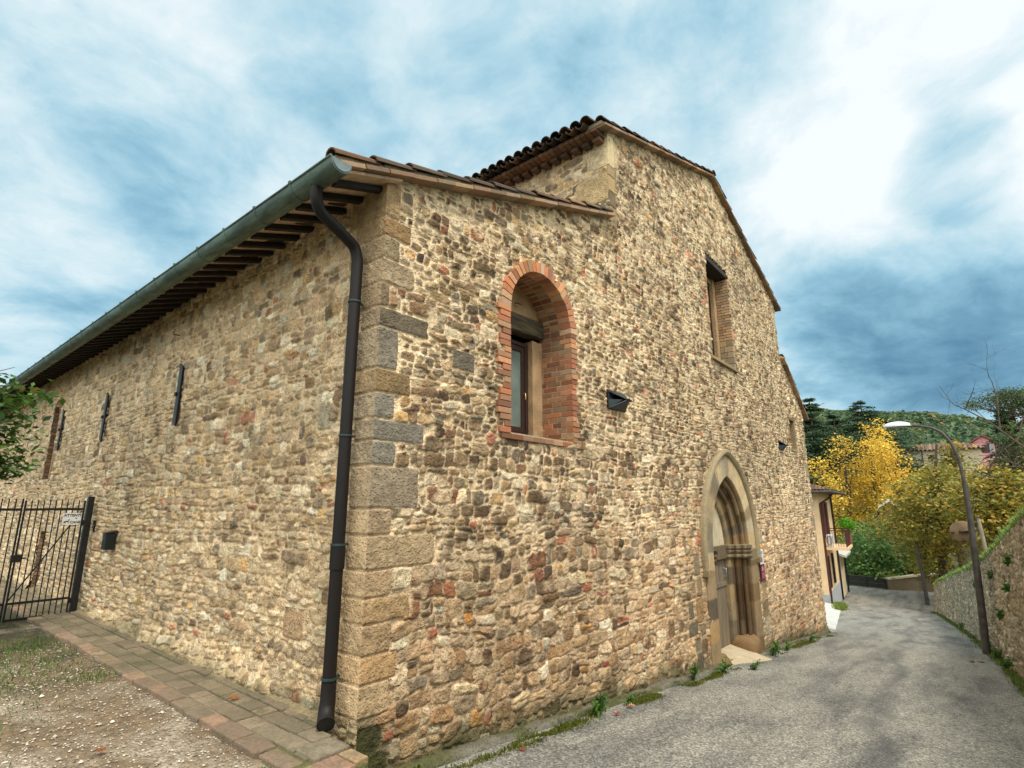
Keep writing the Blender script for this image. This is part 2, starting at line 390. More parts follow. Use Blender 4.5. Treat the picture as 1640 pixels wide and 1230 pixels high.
# ---- gravel forecourt
def _gravel(t, b):
    co = t.node('ShaderNodeTexCoord').outputs['Object']
    vo = t.node('ShaderNodeTexVoronoi', {'Vector': co, 'Scale': 60.0})
    sp = t.node('ShaderNodeSeparateColor', {0: vo.outputs['Color']}).outputs[0]
    peb = t.ramp(sp, [(0.0, lin(120, 112, 98)), (0.4, lin(164, 152, 132)), (0.75, lin(190, 178, 156)), (1.0, lin(222, 214, 196))])
    soil = t.ramp(t.noise(co, 14, 5, 0.65), [(0.3, lin(82, 68, 50)), (0.7, lin(142, 122, 94))])
    m = t.noise(co, 0.9, 5, 0.6, 0.5)
    mm = t.math('MULTIPLY', t.math('SUBTRACT', m, 0.47, clamp=True), 5.0, clamp=True)
    c = t.mix(mm, soil, peb)
    # damp mossy patch beside the gate
    sx = t.node('ShaderNodeSeparateXYZ', {0: co})
    pm = t.math('MULTIPLY', t.math('SUBTRACT', t.math('ADD', t.noise(co, 1.3, 5, 0.65), t.math('SUBTRACT', t.math('MULTIPLY', sx.outputs[1], 0.055), t.math('MULTIPLY', sx.outputs[0], 0.05))), 0.80, clamp=True), 6.0, clamp=True)
    c = t.mix(pm, c, lin(62, 58, 38))
    setin(t, b, 'Base Color', c); setin(t, b, 'Roughness', 0.92)
    bump(t, b, t.math('MULTIPLY', vo.outputs[0], -1.0), 0.7, 0.015)
M_gravel = material('pale gravel', _gravel)
xs = np.arange(-14, 2.62, 0.06); ys = np.concatenate([np.arange(1.3, 10, 0.06), np.arange(10, 30, 0.3)])
gr = link('gravel', grid_mesh('gravel', xs, ys, lambda X, Y: ground_z(X, Y)*1.0 - 0.0 + 0.018*fbm(X*1.2, Y*1.2, 3, 4) - 0.012 - 0.06*sstep(2.0, 2.2, X)*(Y > 3.4), keep=lambda X, Y: ~((X > 2.3) & (Y < 3.3))), M_gravel, None, True)
tag(gr, kind='structure')

# ================================================================== masonry (real relief: every stone is modelled in the height of the sheet)
PAL = {
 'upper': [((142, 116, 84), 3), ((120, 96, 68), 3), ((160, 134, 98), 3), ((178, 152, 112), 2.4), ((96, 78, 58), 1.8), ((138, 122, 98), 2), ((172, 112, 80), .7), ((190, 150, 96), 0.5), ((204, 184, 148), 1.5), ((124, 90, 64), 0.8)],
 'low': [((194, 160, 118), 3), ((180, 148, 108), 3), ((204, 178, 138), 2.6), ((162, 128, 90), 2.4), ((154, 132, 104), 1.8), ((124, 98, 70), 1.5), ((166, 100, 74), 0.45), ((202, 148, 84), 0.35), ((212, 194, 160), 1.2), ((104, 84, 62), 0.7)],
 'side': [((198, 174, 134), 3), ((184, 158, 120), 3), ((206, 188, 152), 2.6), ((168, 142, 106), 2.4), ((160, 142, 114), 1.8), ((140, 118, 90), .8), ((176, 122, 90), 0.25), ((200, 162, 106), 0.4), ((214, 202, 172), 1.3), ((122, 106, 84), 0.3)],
 'garden': [((162, 152, 130), 3), ((144, 134, 114), 3), ((182, 174, 152), 2.6), ((124, 116, 98), 2.0), ((204, 196, 174), 2.0), ((106, 98, 84), 1.0), ((148, 124, 104), 0.2), ((136, 134, 116), 1.2)],
}
def pick(pal, rng):
    p = PAL[pal]; wts = np.array([q[1] for q in p]); k = rng.choice(len(p), p=wts/wts.sum())
    return jc(p[k][0], rng, .14, 2.5)
def gen_seeds(s0, s1, z0, z1, rng, wfun, hfun, palfun, skip=None):
    out = []; z = z0
    while z < z1:
        h = hfun(z, rng); s = s0 - rng.uniform(0, 0.2)
        while s < s1:
            wd = wfun(s, z, rng)
            cz = z + h/2 + rng.normal(0, h*0.10); cs = s + wd/2
            if rng.random() < 0.24 and h > 0.08:          # two thin stones in place of one
                for q in (-1, 1): out.append((cs + rng.normal(0, .01), cz + q*h*0.25, wd/2, h*0.25, rng.normal(0, .06), rng.uniform(2.4, 4), rng.uniform(.003, .018), pick(palfun(cs, cz, rng), rng)))
            elif rng.random() < 0.05 and wd > 0.12:
                for q in (-1, 1): out.append((cs + q*wd*0.26, cz, wd*0.23, h/2, rng.normal(0, .08), rng.uniform(2.2, 3.4), rng.uniform(.004, .020), pick(palfun(cs, cz, rng), rng)))
            else:
                out.append((cs, cz, wd/2*rng.uniform(.94, 1.1), h/2*rng.uniform(.88, 1.22), rng.normal(0, .09), rng.uniform(2.2, 5), rng.uniform(.004, .023), pick(palfun(cs, cz, rng), rng)))
            s += wd
        z += h*0.97
    if skip: out = [o for o in out if not skip(o[0], o[1])]
    return out
def masonry(S, Z, seeds, special, mortar, seed=1, warp=0.026, bevel=0.010, gap=0.005, warpmask=None, chips=95):
    SS, ZZ = np.meshgrid(S, Z)
    wa = warp if warpmask is None else warp*warpmask(SS, ZZ)
    U = SS + wa*0.42*fbm(SS*24, ZZ*24, seed + 2, 2) + wa*fbm(SS*6.5, ZZ*6.5, seed, 3) + wa*2.4*fbm(SS*0.9, ZZ*0.9, seed + 4, 2)
    W_ = ZZ + wa*0.42*fbm(SS*24, ZZ*24, seed + 12, 2) + wa*fbm(SS*6.5, ZZ*6.5, seed + 9, 3)*0.8 + wa*3.4*fbm(SS*0.7, ZZ*0.9, seed + 14, 2)
    best = np.full(SS.shape, 9.0); sec = np.full(SS.shape, 9.0); idx = np.zeros(SS.shape, np.int32)
    hs = np.zeros(SS.shape)
    allS = seeds + special; nsp = len(seeds)
    A = np.array([(o[0], o[1], o[2], o[3], o[4], o[5], o[6]) for o in allS]); CC = np.array([o[7] for o in allS])
    for k in range(len(allS)):
        cs, cz, hw, hh, an, p, pr = A[k]
        rr = hw*1.35 + 0.09; rz = hh*1.35 + 0.09
        i0, i1 = np.searchsorted(S, (cs - rr, cs + rr)); j0, j1 = np.searchsorted(Z, (cz - rz, cz + rz))
        if i1 <= i0 or j1 <= j0: continue
        if k >= nsp: du = SS[j0:j1, i0:i1] - cs; dz = ZZ[j0:j1, i0:i1] - cz
        else: du = U[j0:j1, i0:i1] - cs; dz = W_[j0:j1, i0:i1] - cz
        ca, sa = math.cos(an), math.sin(an)
        a = np.abs((du*ca + dz*sa)/hw); b = np.abs((-du*sa + dz*ca)/hh)
        q = (a**p + b**p)**(1/p)
        if k >= nsp: q = np.where(q < 1.0, q*0.0 + (q - 1.0)*2 - 0.5, q + 0.1)
        B = best[j0:j1, i0:i1]; Sx = sec[j0:j1, i0:i1]; I = idx[j0:j1, i0:i1]
        m = q < B
        Sx[:] = np.where(m, B, np.minimum(Sx, q)); I[m] = k; B[m] = q[m]
    # small chips pressed into the joints
    rc = np.random.default_rng(seed + 5); area = (S[-1] - S[0])*(Z[-1] - Z[0]); nchip = int(area*chips)
    ch_ = []
    for k in range(nchip):
        cs, cz = rc.uniform(S[0], S[-1]), rc.uniform(Z[0], Z[-1])
        i0 = min(np.searchsorted(S, cs), len(S) - 1); j0 = min(np.searchsorted(Z, cz), len(Z) - 1)
        if best[j0, i0] < 0.93 or idx[j0, i0] >= nsp: continue
        src = allS[idx[j0, i0]]; ch_.append((cs, cz, rc.uniform(.016, .045), rc.uniform(.010, .026), rc.normal(0, .5), rc.uniform(1.6, 3), rc.uniform(.006, .02), tuple(np.array(allS[rc.integers(nsp)][7]))))
    if ch_:
        n0 = len(allS); allS = allS + ch_; A = np.array([(o[0], o[1], o[2], o[3], o[4], o[5], o[6]) for o in allS]); CC = np.array([o[7] for o in allS]); b0 = best.copy()
        for k in range(n0, len(allS)):
            cs, cz, hw, hh, an, p, pr = A[k]; rr = max(hw, hh)*1.6
            i0, i1 = np.searchsorted(S, (cs - rr, cs + rr)); j0, j1 = np.searchsorted(Z, (cz - rr, cz + rr))
            if i1 <= i0 or j1 <= j0: continue
            du = SS[j0:j1, i0:i1] - cs; dz = ZZ[j0:j1, i0:i1] - cz; ca, sa = math.cos(an), math.sin(an)
            q = (np.abs((du*ca + dz*sa)/hw)**p + np.abs((-du*sa + dz*ca)/hh)**p)**(1/p)
            m = (q < 1.1) & (b0[j0:j1, i0:i1] > .90) & (idx[j0:j1, i0:i1] < nsp)
            idx[j0:j1, i0:i1][m] = k; best[j0:j1, i0:i1][m] = q[m]; sec[j0:j1, i0:i1][m] = 3.0
    sp = (idx >= nsp) & (idx < nsp + len(special))
    hw = A[idx, 2]; hh = A[idx, 3]; pr = A[idx, 6]
    mn = np.minimum(hw, hh)
    e1 = (1.06 - best)*mn; e2 = (sec - best)*0.5*mn
    e = np.minimum(e1, e2) - gap*(0.8 + 0.9*vn(SS*3, ZZ*3, seed + 31))
    qs = np.where(sp, (best + 0.5)/2 + 1.0, 0)
    e = np.where(sp, (1 - qs)*mn - 0.004 - 0.010*np.clip(fbm(SS*14, ZZ*14, seed + 33, 3) + .1, 0, 1)*np.clip(SS/.05, 0, 1), e)
    t = np.clip(e/np.where(sp, 0.008, bevel), 0, 1); prof = 1 - (1 - t)**2
    rng = np.random.default_rng(seed + 77); n = len(allS)
    ta = rng.normal(0, .38, n); tb = rng.normal(0.0, .38, n)
    du = (SS - A[idx, 0])/hw; dz = (ZZ - A[idx, 1])/hh
    tilt = np.where(sp, 1.0, 1 + ta[idx]*du + tb[idx]*dz)
    rough = fbm(SS*16 + idx*3.1, ZZ*16, seed + 51, 3)
    facet = np.abs(vn(SS*8 + idx*1.7, ZZ*10, seed + 61))
    H = prof*(pr*tilt + np.where(sp, 0.0045, 0.0105)*rough + np.where(sp, 0, 0.013)*facet) + (1 - prof)*(0.0075*fbm(SS*14, ZZ*14, seed + 71, 3))
    # colour: stone, its own mottling, mortar
    cst = CC[idx]
    mot = 1 + np.where(sp, 0.26, 0.32)*fbm(SS*11 + idx*5.3, ZZ*11, seed + 81, 3) + np.where(sp, .22, .08)*fbm(SS*3 + idx*2.3, ZZ*3, seed + 83, 2)
    cst = cst*mot[..., None]
    mor = 1.16*np.asarray(mortar(SS, ZZ))*(1 + 0.16*fbm(SS*7, ZZ*7, seed + 91, 3))[..., None]
    tm = np.clip(e/0.006 + 0.3, 0, 1)[..., None]
    # smeared mortar over some stones
    sm = sstep(0.0, 0.45, fbm(SS*5.2, ZZ*5.2, seed + 95, 4))*0.75*(~sp)
    tm = tm*(1 - sm[..., None]*.9)
    out = (cst*tm + mor*(1 - tm))*(1 + .20*fbm(SS*.45, ZZ*.45, seed + 201, 3) + .12*fbm(SS*1.7, ZZ*1.2, seed + 211, 2))[..., None]; lum = out @ np.array((.3, .6, .1))
    out = out*.92 + lum[..., None]*np.array((.088, .08, .072))
    return H, out*1.10, SS, ZZ
def sheet(name, P, Ccol, keep, mat, parent):
    ny, nx, _ = P.shape; i = np.arange(nx*ny).reshape(ny, nx)
    F = np.stack([i[:-1, :-1], i[:-1, 1:], i[1:, 1:], i[1:, :-1]], -1)[keep]
    used = np.zeros(nx*ny, bool); used[F.ravel()] = True
    remap = np.cumsum(used) - 1
    me = np_mesh(name, P.reshape(-1, 3)[used], remap[F], Ccol.reshape(-1, 3)[used])
    return link(name, me, mat, parent, True)

church = empty('church', (CX, CY, 0), 'old rubble stone church with stepped gable, pointed portal and green copper gutter', 'church')
# ---- quoins (shared by both faces)
QZ = [4.40, 4.05, 3.867, 3.659, 3.438, 3.222, 3.047, 2.692, 2.49, 2.277, 2.099, 1.904, 1.567, 1.369, 1.113, 0.915, 0.73, 0.515, 0.325, 0.10]
QL = [.15, .29, .17, .35, .08, .55, .2, .36, .19, .54, .23, .49, .22, .7, .25, .45, .27, .33, .27]
QC = [(150, 126, 92), (140, 112, 76), (132, 116, 92), (148, 130, 104), (116, 100, 78), (104, 94, 78), (128, 120, 106), (128, 106, 74), (126, 120, 108), (122, 116, 104), (124, 118, 106), (140, 126, 106), (158, 136, 108), (168, 146, 114), (172, 146, 112), (176, 146, 106), (178, 150, 114), (180, 146, 104), (184, 158, 122)]
def corner_h(z):
    h = np.zeros_like(z)
    for k in range(19):
        zt, zb = QZ[k], QZ[k + 1]
        e = np.minimum(zt - z, z - zb) - 0.004
        h = np.where((z <= zt) & (z > zb), 0.016*np.clip(e/0.01, 0, 1), h)
    return h
qf, qs_ = [], []
rq = np.random.default_rng(5)
QC = [(a*1.03, b_*1.015, c_*.98) for a, b_, c_ in QC]
for k in range(19):
    zc = (QZ[k] + QZ[k + 1])/2; hh = (QZ[k] - QZ[k + 1])/2
    qf.append((QL[k]/2 - 0.06, zc, QL[k]/2 + 0.06, hh, 0, 14, 0.016, lin(*QC[k])))
    ls = 0.62 - QL[k]*0.65 if QL[k] < 0.4 else 0.26
    c2 = tuple(min(235, c*0.45 + d*0.62) for c, d in zip(QC[k], (176, 152, 116)))
    qs_.append((ls/2 - 0.06, zc, ls/2 + 0.06, hh, 0, 14, 0.016, lin(*c2)))
# mossy rotten block at the foot of the corner
qf.append((0.08, -0.055, 0.15, 0.10, -0.10, 3.2, -0.010, lin(84, 78, 52))); qf.append((0.12, -0.25, 0.17, 0.10, 0.08, 3.5, -0.002, lin(72, 70, 46)))

# ---- facade sheet
PORT_C, PORT_R, PORT_S, PORT_HW = 8.35, 1.387, 0.80, 1.07
def arch_z(dx, s=0.0):      # height of the pointed opening at |dx - centre|, inset s
    r = PORT_R - s; c = PORT_R - PORT_HW
    a = np.abs(dx - PORT_C) + c
    return np.where(a < r, PORT_S + np.sqrt(np.clip(r*r - a*a, 0, None)), -9)
xs = [0.0]
while xs[-1] < 16.2:
    x = xs[-1]; X0 = x + CX; dist = math.hypot(X0, CY)
    step = dist*dist/CY/538*0.72; xs.append(x + min(max(0.0085, step), 0.06))
fx = np.array(xs); fx = fx*(16.2/fx[-1])
snap = [1.47, 3.05, 8.2, 9.62, 14.3, 14.92]
for v in snap: fx[np.argmin(np.abs(fx - v))] = v
zs = [-0.62]
while zs[-1] < 9.3: zs.append(zs[-1] + (0.0095 if zs[-1] < 3.2 else 0.0115 if zs[-1] < 5 else 0.017))
fz = np.concatenate([np.arange(-2.15, -0.625, 0.02), np.array(zs)])
for v in (4.55, 6.88, 3.15, 4.0, 2.30): fz[np.argmin(np.abs(fz - v))] = v
rng = np.random.default_rng(11)
def wf(s, z, rng):
    sc_ = 1.15 if z < 1.2 and s < 5 else (0.9 if z > 1.5 else 1.0)
    if s > 9: sc_ *= 0.86
    return float(np.clip(rng.lognormal(math.log(0.142*sc_), 0.46), 0.05, 0.44))
def hf(z, rng):
    return rng.uniform(0.07, 0.175) if z < 1.2 else rng.uniform(0.05, 0.13)
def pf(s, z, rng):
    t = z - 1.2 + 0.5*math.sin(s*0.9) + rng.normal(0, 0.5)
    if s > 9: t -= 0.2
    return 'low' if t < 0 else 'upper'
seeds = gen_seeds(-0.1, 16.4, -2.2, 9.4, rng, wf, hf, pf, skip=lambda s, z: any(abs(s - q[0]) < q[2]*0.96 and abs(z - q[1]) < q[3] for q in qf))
ash = []
for (a, b_, c_, d_, cc) in [(6.52, .62, .13, .16, (132, 118, 92)), (6.30, .30, .12, .09, (160, 134, 98)), (6.58, .30, .13, .13, (150, 128, 92)), (6.16, -.02, .12, .13, (120, 108, 84)), (6.52, -.06, .16, .20, (158, 126, 84)), (6.22, -.30, .20, .11, (112, 104, 82)), (6.62, -.36, .12, .10, (138, 116, 84)), (6.35, -.55, .13, .10, (136, 122, 96)), (6.62, -.62, .14, .12, (128, 106, 76)), (6.42, -.85, .12, .18, (118, 108, 86)),
                            (10.0, .25, .11, .22, (150, 130, 104)), (10.3, .9, .2, .14, (158, 142, 116)), (10.2, -.2, .16, .16, (160, 134, 96)), (10.22, -.55, .2, .17, (138, 116, 84)), (10.3, -.9, .16, .14, (166, 156, 132)), (6.55, -1.1, .18, .1, (176, 148, 112)),
                            (4.28, 7.05, .15, .24, (196, 172, 130)), (4.24, 6.6, .10, .18, (150, 130, 100)), (13.9, 6.9, .14, .2, (176, 156, 122)), (13.9, 6.3, .14, .2, (166, 146, 112)), (16.05, .6, .14, .2, (150, 140, 118)), (16.0, 1.1, .18, .17, (140, 132, 112)), (16.05, 1.6, .14, .2, (160, 148, 122)), (16.05, 0, .14, .2, (150, 138, 112)), (16.0, 2.6, .2, .2, (150, 136, 108)), (16.05, 3.4, .15, .2, (156, 140, 110)),
                            (1.12, 0.62, .05, .05, (206, 138, 52)), (1.0, 2.95, .16, .10, (106, 96, 80))]:
    ash.append((a, b_, c_, d_, 0, 9, 0.014, lin(*cc)))
def mort_f(S, Z):
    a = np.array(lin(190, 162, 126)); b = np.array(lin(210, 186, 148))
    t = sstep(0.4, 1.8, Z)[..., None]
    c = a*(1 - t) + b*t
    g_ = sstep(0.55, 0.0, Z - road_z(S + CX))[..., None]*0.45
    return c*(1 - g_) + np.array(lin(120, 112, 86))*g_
def wm_corner(S, Z): return np.clip((S - 0.1)/0.5, 0.0, 1)
H, Cc, SS, ZZ = masonry(fx, fz, seeds, qf + ash, mort_f, 1, warpmask=wm_corner)
ch = corner_h(fz); H[:, 0] = ch; H[:, 1] = np.maximum(H[:, 1], ch*0.98)
# dark damp and moss along the foot
foot = ZZ - road_z(SS + CX)
mz = sstep(0.30, 0.02, foot + 0.14*fbm(SS*2, ZZ*2, 41, 3))[..., None]*0.75
Cc = Cc*(1 - mz) + np.array(lin(74, 76, 44))*mz
mz = (sstep(.42, .05, np.hypot(SS*.9, (ZZ + .14)*1.1) + .12*fbm(SS*6, ZZ*6, 43, 3))*.85)[..., None]
Cc = Cc*(1 - mz) + np.array(lin(70, 70, 38))*(1 + .5*fbm(SS*14, ZZ*20, 44, 3))[..., None]*mz
wav = 0.02*fbm(SS*0.6, ZZ*0.6, 8, 2)*np.clip(SS/1.0, 0, 1)
Pf = np.stack([CX + SS - np.where(SS == 0, H, 0), CY - H - wav, ZZ], -1)
cxm = (SS[:-1, :-1] + SS[1:, 1:])/2; czm = (ZZ[:-1, :-1] + ZZ[1:, 1:])/2
top = np.where(cxm < 4.1, 4.42 + 0.345*cxm, np.where(cxm < 9.0, 7.40 + 0.345*(cxm - 4.1), np.where(cxm < 14.04, 9.1 - 0.327*(cxm - 9.0), 5.80 - 0.62*(cxm - 14.04))))
keep = czm < top
WIN_C, WIN_HW, WIN_B, WIN_S = 2.27, 0.59, 2.33, 3.69
rr_ = np.hypot(cxm - WIN_C, czm - WIN_S)
keep &= ~((np.abs(cxm - WIN_C) < WIN_HW + 0.07) & (czm > WIN_B - 0.03) & (czm < WIN_S)) & ~((rr_ < WIN_HW + 0.07) & (czm >= WIN_S))
keep &= ~((np.abs(cxm - PORT_C) < PORT_HW + 0.25) & (czm < PORT_S)) & ~((czm >= PORT_S) & (czm < arch_z(cxm, -0.25)))
keep &= ~((cxm > 8.2) & (cxm < 9.62) & (czm > 4.55) & (czm < 6.88)) & ~((cxm > 14.3) & (cxm < 14.92) & (czm > 3.15) & (czm < 4.0))
keep &= czm > road_z(cxm + CX) - 0.25
front = sheet('front_wall', Pf, Cc, keep, M_stone, church)

# ---- side wall sheet
ys_ = [0.0]
while ys_[-1] < 21:
    y = ys_[-1]; Y0 = y + CY; dist = math.hypot(Y0, CX)
    ys_.append(y + min(max(0.0085, dist*dist/CX/538*0.72), 0.07))
sy = np.array(ys_); sz = fz[(fz > -0.35) & (fz < 4.42)]
for v in (10.55, 11.05, 9.85, 10.35): sy[np.argmin(np.abs(sy - v))] = v
rng = np.random.default_rng(23)
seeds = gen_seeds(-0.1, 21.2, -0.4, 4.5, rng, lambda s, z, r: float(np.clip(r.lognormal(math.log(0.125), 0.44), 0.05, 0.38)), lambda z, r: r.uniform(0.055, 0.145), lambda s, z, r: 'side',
                  skip=lambda s, z: any(abs(s - q[0]) < q[2]*0.96 and abs(z - q[1]) < q[3] for q in qs_))
def mort_s(S, Z): return np.broadcast_to(np.array(lin(206, 180, 140)), S.shape + (3,))
H, Cc, SS, ZZ = masonry(sy, sz, seeds, qs_ + [(0.95, 0.62, .17, .12, 0, 9, .012, lin(176, 146, 110)), (0.72, 2.35, .10, .12, 0, 8, .012, lin(160, 150, 124))], mort_s, 3, warpmask=wm_corner)
ch = corner_h(sz); H[:, 0] = ch; H[:, 1] = np.maximum(H[:, 1], ch*0.98)
# big bulging footing stones
foot = sstep(0.28, 0.0, ZZ + 0.05*fbm(SS*1.5, ZZ, 4, 2))
bul = foot*sstep(0.8, 1.6, SS)*(0.07 + 0.03*fbm(SS*2.2, ZZ*2, 77, 2))*(1 - sstep(6.3, 6.7, SS)*(1 - sstep(7.3, 7.7, SS)))
mz = (sstep(0.22, 0.02, ZZ + 0.1*fbm(SS*2, ZZ*2, 42, 3))*0.6)[..., None]
Cc = Cc*(1 - mz) + np.array(lin(112, 108, 74))*mz
wav = 0.02*fbm(SS*0.5, ZZ*0.6, 18, 2)*np.clip(SS/1.0, 0, 1)
Ps = np.stack([CX - H - wav - bul, CY + SS - np.where(SS == 0, H, 0), ZZ], -1)
cxm = (SS[:-1, :-1] + SS[1:, 1:])/2; czm = (ZZ[:-1, :-1] + ZZ[1:, 1:])/2
keep = np.ones_like(cxm, bool)
keep &= ~((cxm > 10.55) & (cxm < 11.05) & (czm > 2.1) & (czm < 3.6))
keep &= ~((cxm > 9.85) & (cxm < 10.35) & (czm < 1.1))
sidew = sheet('side_wall', Ps[:, ::-1], Cc[:, ::-1], keep[:, ::-1], M_stone, church)
# recess behind the tall slit and the low side door
m = MB()
rbc = np.random.default_rng(2)
bc = lambda: jc((146, 116, 90), rbc, .16, 3)
y0, y1 = CY + 10.55, CY + 11.05
for k in range(21):
    za = 2.1 + k*0.07
    for q in range(2): m.box(CX - 0.005 + q*0.17, CX + 0.155 + q*0.17, y1 - 0.01, y1 + 0.1, za + 0.006, za + 0.066, bc())
m.box(CX - 0.012, CX + 0.35, y0 - 0.1, y0, 2.05, 3.6, lin(160, 130, 98))
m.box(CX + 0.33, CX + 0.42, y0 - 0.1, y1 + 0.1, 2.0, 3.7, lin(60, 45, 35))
for k in range(9):
    a = math.pi*(k + 0.5)/9; m.obox((CX + 0.075, (y0 + y1)/2 + 0.27*math.cos(a), 3.42 + 0.27*math.sin(a)), (0.2, 0, 0), (0, 0.055*math.sin(a), -0.055*math.cos(a)), (0, 0.11*math.cos(a), 0.11*math.sin(a)), bc())
m.build('slit_window', M_brick, church)
m = MB(); m.box(CX + 0.22, CX + 0.26, CY + 9.83, CY + 10.37, -0.05, 1.12, (0.05, 0.03, 0.02)); m.build('side_door', M_wood_dark, church)
m = MB()
for k in range(16):
    m.box(CX - 0.004, CX + 0.22, CY + 10.34, CY + 10.44, k*0.07 + 0.005, k*0.07 + 0.066, bc())
m.box(CX - 0.01, CX + 0.25, CY + 9.75, CY + 10.45, 1.10, 1.17, lin(150, 130, 100)); m.build('side_door_jamb', M_brick, church)

# ---- nave wall rising above the aisle roof (seen edge-on above the low roof)
sy2 = np.arange(0, 3.2, 0.014); sz2 = np.arange(5.6, 7.42, 0.014)
rng = np.random.default_rng(31)
sp2 = [(0.10, 7.02, .26, .26, 0, 12, .016, lin(206, 186, 146)), (0.16, 6.38, .42, .24, 0, 12, .018, lin(182, 156, 112)), (0.05, 7.34, .5, .06, 0, 12, .012, lin(196, 176, 136))]
seeds = gen_seeds(-0.1, 3.3, 5.5, 7.5, rng, lambda s, z, r: float(np.clip(r.lognormal(math.log(0.17), 0.36), 0.07, 0.4)), lambda z, r: r.uniform(0.08, 0.15), lambda s, z, r: 'side')
H, Cc, SS, ZZ = masonry(sy2, sz2, seeds, sp2, mort_s, 6, warpmask=wm_corner)
Pn = np.stack([CX + 4.1 - H - .02*(SS > .01), CY + SS - .02*(SS == 0), ZZ], -1)
m = MB()
for (z0, z1, ln_q, cq) in ((6.30, 6.56, .4, (180, 154, 112)), (6.565, 6.74, .16, (160, 138, 104)), (6.745, 7.30, .26, (204, 184, 144)), (6.05, 6.295, .3, (120, 104, 80)), (5.70, 6.045, .3, (150, 128, 94))):
    m.box(CX + 4.066, CX + 4.25, CY - .028, CY + ln_q, z0, z1 - .006, lin(*cq))
m.build('nave_quoins', M_sand, church, .008)
sheet('nave_side_wall', Pn[:, ::-1], Cc[:, ::-1], np.ones((len(sz2) - 1, len(sy2) - 1), bool), M_stone, church)
# hidden returns of the building so that it stays solid from other sides
m = MB(); cw = lin(150, 130, 100)
m.box(CX + 4.13, CX + 14.0, CY + 3.1, CY + 20.8, 0, 7.3, cw)
m.box(CX + 15.6, CX + 16.19, CY + 0.02, CY + 20.8, -2.1, 4.3, cw); m.box(CX + 13.6, CX + 14.03, CY + 0.05, CY + 20.8, 3, 7.3, cw)
m.box(CX + 0.4, CX + 16.1, CY + 20.6, CY + 21.0, -2, 4.3, cw)
m.build('rear_wall', M_stone, church)

# ================================================================== roofs
def tile_c(rng, dark=0.0):
    base = [(150, 112, 84), (128, 100, 78), (112, 96, 80), (140, 120, 96), (98, 84, 70), (164, 124, 92)][rng.integers(6)]
    return lin(*np.clip(np.array(base)*(1 - dark)*rng.uniform(.8, 1.1), 8, 240))
def coppo(m, p0, p1, r0, r1, up, c, n=7, th=0.014):
    """barrel tile from p0 (low, wide) to p1 (high, narrow), open below"""
    p0 = Vector(p0); p1 = Vector(p1); t = (p1 - p0).normalized(); up = Vector(up); up = (up - t*up.dot(t)).normalized(); sd_ = t.cross(up)
    vs = []
    for p, r in ((p0, r0), (p1, r1)):
        for rr in (r, r - th):
            for k in range(n + 1):
                a = math.pi*k/n; vs.append(p + sd_*math.cos(a)*rr + up*math.sin(a)*rr*0.9)
    L = n + 1; fs = []
    for k in range(n):
        fs += [(k, k + 1, 2*L + k + 1, 2*L + k), (L + k + 1, L + k, 3*L + k, 3*L + k + 1), (k + 1, k, L + k, L + k + 1), (2*L + k, 2*L + k + 1, 3*L + k + 1, 3*L + k)]
    fs += [(0, 2*L, 3*L, L), (n, L + n, 3*L + n, 2*L + n)]
    m.add(vs, fs, c, False)
rt = np.random.default_rng(3)
def verge(m_b, m_t, a, b, y, lo, dark=0.15, proj=0.105, tr=0.075):
    """gable verge from a (low) to b (high) (x,z): a course of thin bricks and a run of barrel tiles"""
    a = Vector((a[0], 0, a[1])); b = Vector((b[0], 0, b[1])); d = (b - a); L = d.length; t = d/L; n = Vector((-t.z, 0, t.x))
    if n.z < 0: n = -n
    k = 0.0
    while k < L - 0.02:
        w_ = min(rt.uniform(.24, .30), L - k)
        cen = a + t*(k + w_/2) + n*0.022 + Vector((0, y + 0.12 - proj/2 - rt.uniform(0, .012), 0))
        c = jc((150, 124, 100), rt, .2, 3)
        m_b.obox(cen, t*(w_ - 0.008), (0, proj + 0.24, 0), n*0.04, c); k += w_
    k = 0.0
    while k < L - 0.02:      # mortar bed
        w_ = min(rt.uniform(.12, .2), L - k)
        m_b.obox(a + t*(k + w_/2) + n*(0.068 + rt.uniform(-.006, .006)) + Vector((0, y + 0.14 - proj/2 + rt.uniform(-.01, .01), 0)), t*(w_ + .01), (0, proj + 0.2, 0), n*0.05, lin(150, 138, 118)); k += w_
    k = 0.0
    while k < L - 0.05:
        w_ = min(0.40, L - k)
        j = rt.uniform(-.012, .012)
        o = Vector((0, y - proj*0.35 + j, 0))
        coppo(m_t, a + t*(k - 0.02) + n*(0.080 + 0.014) + o, a + t*(k + w_ + 0.03) + n*(0.074) + o, tr*1.02, tr*0.84, n, tile_c(rt, dark)); k += w_
def roof_field(m, x0, z0, x1, z1, y0, y1, pitch=0.19, rows=3, dark=0.3, eave_y=True):
    """rows of barrel tiles running up the slope; the first rows at the eave are single tiles"""
    a = Vector((x0, 0, z0)); b = Vector((x1, 0, z1)); L = (b - a).length; t = (b - a)/L; n = Vector((-t.z, 0, t.x))
    if n.z < 0: n = -n
    y = y0
    while y < y1:
        for r in range(rows):
            k = r*0.40
            j = Vector((0, y + rt.uniform(-.012, .012), 0))
            coppo(m, a + t*(k - 0.03) + n*(0.072 + 0.014) + j, a + t*(k + 0.43) + n*0.066 + j, .090, .072, n, tile_c(rt, dark), n=6)
            # channel tile lying hollow-up between
            coppo(m, a + t*(k - 0.05) + n*(0.070) + j + Vector((0, pitch/2, 0)), a + t*(k + 0.43) + n*0.055 + j + Vector((0, pitch/2, 0)), .078, .085, -n, tile_c(rt, dark), n=5)
        y += pitch
vt = MB(); VB = []
vb = MB(); VB.append(vb); verge(vb, vt, (CX - 0.54, 4.205), (CX + 4.02, 5.795), CY - 0.02, 0, 0.22)
